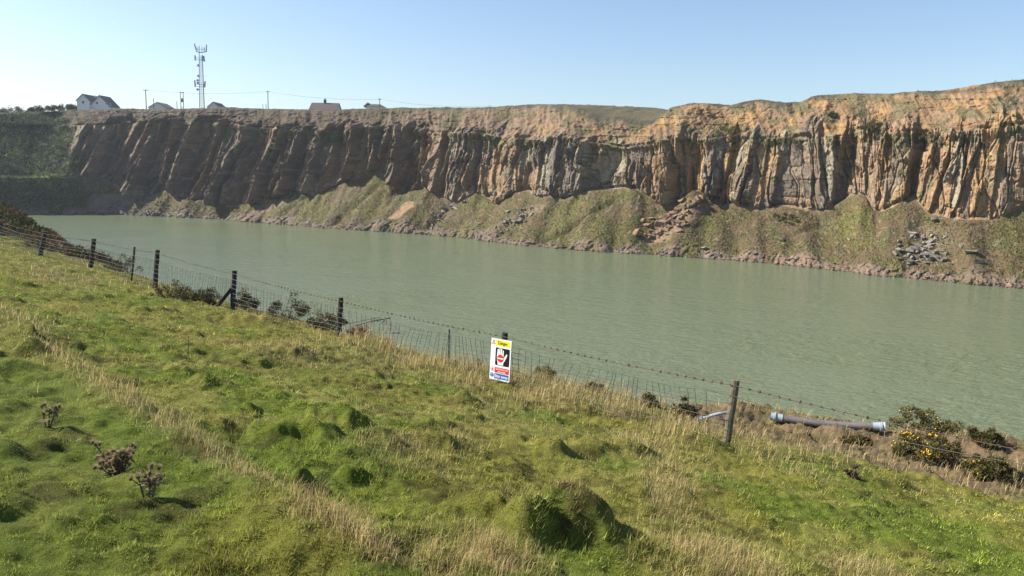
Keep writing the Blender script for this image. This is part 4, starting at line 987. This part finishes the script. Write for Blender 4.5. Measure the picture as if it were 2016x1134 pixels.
# ------------------------------------------------------------------ things on the skyline
labs = ['leftmost windswept tree on the skyline', 'second windswept tree from the left edge of the skyline', 'low round tree in the gap left of the windswept hedge', 'windswept tree at the left end of the hedge row by the white house', 'windswept tree second in the hedge row by the white house',
        'windswept tree in the middle of the hedge row by the white house', 'windswept tree third from the white house', 'windswept tree second from the white house', 'windswept tree nearest the left wall of the white house']
for k, (px, w, hp) in enumerate(((5, 22, 12), (30, 28, 14), (60, 16, 9), (72, 22, 14), (87, 22, 16), (103, 18, 15), (117, 20, 17), (133, 22, 17), (147, 20, 17))):
    i, p = rim_at(px); Y = p[1] + 22; g_ = plateau(px, Y); yy = g_[1]
    top = at(px, 224 - hp * .85 - (px > 65) * 2 + (px < 50) * 4, yy)[2]; tree((g_[0], yy, g_[2]), max(top - g_[2], 2.5), w * yy / FPX, 70 + k, labs[k], 'windswept trees on the left skyline', n=900, leaf=.5, trunkf=.12, flat=.8)
M_render = material('pale_render', (.62, .62, .61), .9, noise=(.6, .06)); M_slate = material('slate_roof', (.13, .125, .13), .8, noise=(2, .15)); M_brick = material('chimney_brick', (.10, .08, .075), .9); M_glass = material('window_glass', (.05, .06, .07), .15)
M_wht = material('white_frame', (.6, .6, .6), .6); M_redroof = material('tile_roof', (.085, .065, .065), .85, noise=(1, .15)); M_steel = material('galvanised_steel', (.28, .30, .32), .5, metal=.5); M_pole = material('creosoted_pole', (.10, .085, .07), .9)
def prism(mb, c, ridge_dir, L, Wd, z0, z1):
    """gable prism: ridge along ridge_dir"""
    d = Vector(ridge_dir).normalized(); n_ = Vector((-d.y, d.x, 0)); c = Vector(c); a = d * L / 2; b = n_ * Wd / 2
    mb.add([c - a - b + Vector((0, 0, z0)), c - a + b + Vector((0, 0, z0)), c + a + b + Vector((0, 0, z0)), c + a - b + Vector((0, 0, z0)), c - a + Vector((0, 0, z1)), c + a + Vector((0, 0, z1))],
           [(0, 1, 2, 3), (0, 3, 5, 4), (1, 4, 5, 2), (0, 4, 1), (3, 2, 5)])
def house_gable(o, cx, cy, gw, depth, ze, zr, zbot, roofm, over=.35, rdir=(0, 1, 0)):
    """one gabled block with its own wall and roof parts; gable end faces the lake"""
    d = Vector(rdir).normalized(); n_ = Vector((d.y, -d.x, 0)); c = Vector((cx, cy, 0)); wl = MB()
    def q(a, b, z): return c + d * a + n_ * b + Vector((0, 0, z))
    hw, hd = gw / 2, depth / 2
    wl.add([q(-hd, -hw, zbot), q(-hd, hw, zbot), q(-hd, hw, ze), q(-hd, 0, zr), q(-hd, -hw, ze), q(hd, -hw, zbot), q(hd, hw, zbot), q(hd, hw, ze), q(hd, 0, zr), q(hd, -hw, ze)],
           [(0, 1, 2, 3, 4), (9, 8, 7, 6, 5), (1, 6, 7, 2), (5, 0, 4, 9)])
    w_ = wl.build('wall', M_render, o)
    rf = MB(); th = .22; sl = (zr - ze) / hw
    for sg in (-1, 1):
        e = hw + over; zz = zr - sl * e
        rf.add([q(-hd - over, 0, zr + .02), q(-hd - over, sg * e, zz + .02), q(hd + over, sg * e, zz + .02), q(hd + over, 0, zr + .02), q(-hd - over, 0, zr + th), q(-hd - over, sg * e, zz + th), q(hd + over, sg * e, zz + th), q(hd + over, 0, zr + th)],
               [(0, 1, 2, 3), (4, 7, 6, 5), (0, 4, 5, 1), (1, 5, 6, 2), (2, 6, 7, 3)])
    r_ = rf.build('roof', roofm, o); return w_, r_, q
# white house with two gables
g_ = plateau(192, rim_at(192)[1][1] + 14); Yh = g_[1]; k = Yh / FPX
def zt_(px, py, Y=None): return at(px, py, Y or Yh)[2]
def xt_(px, py, Y=None): return at(px, py, Y or Yh)[0]
hb = empty('white_house', (xt_(192, 205), Yh, g_[2])); tag(hb, 'pale rendered two-storey house with twin gables and slate roofs on the cliff top', 'house'); HL = Vector(hb.location); zbt = -2.0
w1, r1, q1 = house_gable(hb, xt_(173.5, 205) - HL.x, 0, 24 * k, 8, zt_(164, 199) - HL.z, zt_(174, 187.3) - HL.z, zbt, M_slate)
w2, r2, q2 = house_gable(hb, xt_(203.5, 205) - HL.x, 1.5, 35 * k, 9, zt_(190, 203) - HL.z - 1.2, zt_(203.5, 189.5) - HL.z, zbt, M_slate)
# left wing with its ridge across
w3, r3, q3 = house_gable(hb, xt_(165, 205) - HL.x, 6.2, 9, 18 * k, zt_(158, 197) - HL.z, zt_(158, 186) - HL.z, zbt, M_slate, rdir=(1, 0, 0))
cm = MB(); cx_ = xt_(189, 200) - HL.x; cm.box((cx_ - .4, 2.6, zt_(189, 198) - HL.z - 1), (cx_ + .4, 3.4, zt_(189, 188.5) - HL.z)); cm.box((cx_ - .5, 2.5, zt_(189, 188.5) - HL.z), (cx_ + .5, 3.5, zt_(189, 188.5) - HL.z + .18)); cm.box((cx_ - .15, 2.85, zt_(189, 188.5) - HL.z + .18), (cx_ + .15, 3.15, zt_(189, 186) - HL.z)); cm.build('chimney', M_brick, r2)
def window(parent, o, px, py, w, h, y0, L, Y):
    cx, cz = xt_(px, py, Y) - L.x, zt_(px, py, Y) - L.z; m_ = MB(); m_.box((cx - w / 2, y0 - .06, cz - h / 2), (cx + w / 2, y0 + .02, cz + h / 2)); fo = m_.build('window', M_wht, parent)
    m2 = MB(); m2.box((cx - w / 2 + .1, y0 - .075, cz - h / 2 + .1), (cx - .05, y0 - .05, cz + h / 2 - .1)); m2.box((cx + .05, y0 - .075, cz - h / 2 + .1), (cx + w / 2 - .1, y0 - .05, cz + h / 2 - .1)); m2.build('pane', M_glass, fo)
window(hb, hb, 173.5, 203, 1.1, 1.3, -4.0, HL, Yh); window(hb, hb, 198, 204, 1.1, 1.1, -3.0, HL, Yh); window(hb, hb, 217, 205, .7, 1.2, -3.0, HL, Yh); window(hb, hb, 224, 207, .8, 1.2, -3.0, HL, Yh)
# low garden wall before the house
wl_ = MB(); 
for a_, b_ in ((170, 232),):
    p0 = plateau(a_, Yh - 7); p1 = plateau(b_, Yh - 7); wl_.bar((p0[0], p0[1], p0[2] + .3), (p1[0], p1[1], p1[2] + .3), .4, 1.0)
o_ = wl_.build('garden_wall', M_render); tag(o_, 'low pale garden wall in front of the white house', 'wall')
def gable_roof_house(px, ypk, w_px, y_e, lab, roofm, dY=20, name='house', h_extra=2.5):
    g_ = plateau(px, rim_at(px)[1][1] + dY); Y = g_[1]; k = Y / FPX; o = empty(name, (xt_(px, ypk, Y), Y, g_[2])); tag(o, lab, 'house'); L = Vector(o.location)
    ze = zt_(px, y_e, Y) - L.z; house_gable(o, 0, 0, w_px * k, 10, max(ze, .5), zt_(px, ypk, Y) - L.z, -2, roofm); return o, L, Y
gable_roof_house(319, 203.5, 33, 213.5, 'grey gable of a bungalow showing over the cliff edge between the power poles', M_slate, 40, 'bungalow')
gable_roof_house(428, 203, 22, 212.5, 'small dark gable of a house just right of the radio mast', M_slate, 40, 'small_house')
# roof with chimney, ridge across
g_ = plateau(641, rim_at(641)[1][1] + 30); Y = g_[1]; k = Y / FPX; o = empty('tiled_house', (xt_(641, 210, Y), Y, g_[2])); tag(o, 'house with a long dark tiled roof and one chimney behind the cliff edge', 'house'); L = Vector(o.location)
w_, r_, q_ = house_gable(o, 0, 0, 8, 51 * k, zt_(641, 216, Y) - L.z - .3, zt_(641, 203.5, Y) - L.z, -2, M_redroof, rdir=(1, -.06, 0))
cm = MB(); cx_ = xt_(640, 200, Y) - L.x; zc = zt_(640, 203, Y) - L.z; cm.box((cx_ - .5, -.4, zc - 1), (cx_ + .5, .4, zc + 1.2)); cm.box((cx_ - .6, -.5, zc + 1.2), (cx_ + .6, .5, zc + 1.4)); cm.box((cx_ - .16, -.16, zc + 1.4), (cx_ + .16, .16, zc + 2.0)); cm.build('chimney', M_brick, r_)
# hip-roofed shed half hidden in a tree
g_ = plateau(738, rim_at(738)[1][1] + 26); Y = g_[1]; k = Y / FPX
tree((xt_(725, 208, Y), Y - 1, g_[2]), zt_(725, 205, Y) - g_[2], 14 * k, 91, 'small ragged tree against the left end of the low hipped building', n=900, colr=(.05, .05, .035), trunkf=.15, leaf=.4, flat=.75)
hp = empty('low_building', (xt_(741, 210, Y), Y, g_[2])); tag(hp, 'low hipped building on the skyline behind a power pole', 'building'); za = zt_(741, 205, Y) - g_[2]; zc_ = zt_(741, 210.5, Y) - g_[2]
mb = MB(); a_, b_ = 17 * k, 4; mb.box((-a_ * .93, -b_ * .9, -2), (a_ * .93, b_ * .9, zc_)); mb.build('wall', M_render, hp)
mb = MB(); mb.add([(-a_, -b_, zc_), (a_, -b_, zc_), (a_, b_, zc_), (-a_, b_, zc_), (-a_ * .45, 0, za), (a_ * .45, 0, za)], [(0, 3, 2, 1), (0, 1, 5, 4), (1, 2, 5), (2, 3, 4, 5), (3, 0, 4)]); mb.build('roof', M_redroof, hp)
g_ = plateau(1640 - 1000, rim_at(640)[1][1] + 26)
# radio mast
def mast():
    g_ = plateau(396, rim_at(396)[1][1] + 25); Y = g_[1]; k = Y / FPX; o = empty('radio_mast', tuple(g_)); tag(o, 'tall lattice radio mast with antenna arms on the cliff top', 'radio mast'); L = Vector(o.location)
    def q(px, py, dy=0): p_ = at(px, py, Y); return Vector((p_[0], p_[1] + dy, p_[2])) - L
    zb_ = 0
    B = [q(392.3, 212), q(402, 212), q(397, 212, 3.2)]; T = [q(392, 90), q(398.2, 108), q(395.5, 108, 1.6)]
    for b in B: b.z = -1
    mb = MB()
    for b, t_ in zip(B, T): mb.tube([b, t_], .15, 6)
    mb.build('leg', M_steel, o); mb = MB(); n = 26
    B2 = [b.copy() for b in B]; T2 = [Vector((t_.x, t_.y, T[1].z)) for t_ in T]
    for i in range(n):
        f0, f1 = i / n, (i + 1) / n
        for a in range(3):
            c_ = (a + 1) % 3; p0 = B2[a].lerp(T2[a], f0); p1 = B2[c_].lerp(T2[c_], f1); p2 = B2[c_].lerp(T2[c_], f0); mb.tube([p0, p1], .04, 4); mb.tube([p0, p2], .04, 4)
    mb.build('bracing', M_steel, o)
    mb = MB(); mb.tube([q(385.5, 100), q(392, 103.5), q(406, 102)], .2, 6); mb.tube([q(386, 97), q(406, 97)], .07, 4); mb.tube([q(384, 114), q(392, 114)], .08, 4); mb.tube([q(384, 118), q(398, 118)], .08, 4)
    mb.tube([q(384, 166), q(402, 166)], .08, 4); mb.tube([q(384, 170), q(402, 171)], .08, 4); mb.tube([q(384, 131), q(392, 131)], .05, 4); mb.tube([q(401, 150), q(408, 150)], .05, 4); mb.build('arm', M_steel, o)
    for a, b, r_ in (((382.7, 86), (386, 98), .28), ((406.5, 88), (406, 102), .28), ((388, 92), (388, 101), .15), ((397.5, 92), (397.5, 101), .14), ((402, 93), (402, 101), .2), ((383.8, 109), (384.4, 119), .35), ((400.5, 110), (402.5, 121), .4), ((398.5, 111), (398.5, 120), .35), ((383.2, 158), (384.3, 171), .35), ((403.8, 160), (403, 172), .35), ((401.5, 165), (401.5, 172), .25)):
        m_ = MB(); m_.tube([q(*a), q(*b)], r_, 8); m_.build('antenna', M_steel, o)
    for px, py in ((390, 158.5), (390.5, 163.5), (390, 176.5), (391.5, 150), (391.5, 129)):
        m_ = MB(); c_ = q(px, py, -.5); m_.tube([c_ + Vector((0, -.25, 0)), c_ + Vector((0, .1, 0)), c_ + Vector((0, .3, 0))], [.5, .5, .15], 12); m_.build('dish', M_steel, o)
mast()
# poles
def pole(px, ytop, yb, wpx, lab, bar=0, dY=18, name='power_pole', H2=0):
    g_ = plateau(px, rim_at(px)[1][1] + dY); Y = g_[1]; k = Y / FPX; p_ = at(px, ytop, Y); o = empty(name, (p_[0], Y, g_[2])); tag(o, lab, 'utility pole', 'power poles on the cliff top' if bar else None); h = p_[2] - g_[2]
    xs = [0] if not H2 else [-H2 * k / 2, H2 * k / 2]
    for x_ in xs:
        mb = MB(); mb.tube([(x_, 0, -.5), (x_, 0, h)], [wpx * k / 2, wpx * k / 2 * .8], 7); mb.build('pole', M_pole, o)
    if bar:
        mb = MB(); mb.bar((-bar * k / 2, 0, h - .15), (bar * k / 2, 0, h - .15), .22); mb.build('crossarm', M_pole, o)
        for f in (-.45, 0, .45): m_ = MB(); m_.tube([(f * bar * k, 0, h - .1), (f * bar * k, 0, h + .25)], [.10, .07], 6); m_.build('insulator', M_steel, o)
    return o, Vector((p_[0], Y, p_[2])), k
o1, t1, _ = pole(286.5, 177, 212, 1.8, 'tall power pole with a crossarm right of the white house', 9, 18)
pole(302, 194, 212, 1.4, 'short plain pole just left of the grey bungalow gable', 0, 22, 'short_pole')
pole(348, 199, 212, 1.3, 'shortest plain pole between the bungalow gable and the double pole', 0, 22, 'short_pole')
o3, t3, k3 = pole(357.8, 181.5, 213, 1.3, 'double pole carrying a transformer left of the radio mast', 8, 18, 'transformer_pole', 5.2)
m_ = MB(); hz = at(358, 197, t3.y)[2] - o3.location.z; m_.box((-2.0 * k3, -.5, hz - .9), (2.0 * k3, .5, hz + .7)); m_.build('transformer', M_steel, o3); m_ = MB(); m_.box((-2.6 * k3, -.08, hz - 3.2), (2.6 * k3, .08, hz - 3.0)); m_.build('brace', M_pole, o3)
o2, t2, _ = pole(527.3, 180, 214, 1.6, 'tall power pole standing alone midway between the mast and the tiled house', 6, 18)
pole(517.5, 205, 214, 1.2, 'shortest stub pole left of the lone tall pole', 0, 24, 'short_pole'); pole(523.7, 204.5, 214, 1.2, 'stub pole touching the lone tall pole on its left', 0, 24, 'short_pole')
o4, t4, _ = pole(747.5, 195, 213, 1.4, 'power pole in front of the rounded skyline tree', 4, 14)
pole(964, 207, 211, 1.0, 'tiny fence stub on the skyline right of the middle', 0, 8, 'short_pole')
pole(278, 192, 212, .01 + 1.0, 'thin aerial pole just left of the tall power pole', 0, 26, 'short_pole') if False else None
mb = MB()
ends = [t1, t2, t4, Vector(at(968, 208, rim_at(968)[1][1] + 10))]
for a, b in zip(ends[:-1], ends[1:]):
    pts = [a.lerp(b, f / 12) - Vector((0, 0, 1.2 * 4 * (f / 12) * (1 - f / 12))) for f in range(13)]; mb.tube(pts, .022, 4)
    pts = [p_ + Vector((.9, .4, -.1)) for p_ in pts]; mb.tube(pts, .016, 4)
tag(mb.build('power_line', M_wire), 'thin overhead power line strung between the poles on the cliff top', 'power line')

# ------------------------------------------------------------------ air
HAZE = .00012
if HAZE:
    hm = bpy.data.materials.new('haze_air'); hm.use_nodes = True; n = hm.node_tree; n.nodes.remove(n.nodes['Principled BSDF'])
    pv = n.nodes.new('ShaderNodeVolumePrincipled'); pv.inputs['Color'].default_value = (.80, .88, 1.0, 1); pv.inputs['Density'].default_value = HAZE; pv.inputs['Anisotropy'].default_value = .35
    n.links.new(pv.outputs[0], n.nodes['Material Output'].inputs['Volume'])
    mb = MB(); mb.box((-600, -150, -5), (450, 650, 95)); tag(mb.build('haze', hm), 'thin pale daylight haze filling the quarry', 'haze', kind='stuff')
print('verts', sum(len(m.vertices) for m in bpy.data.meshes))
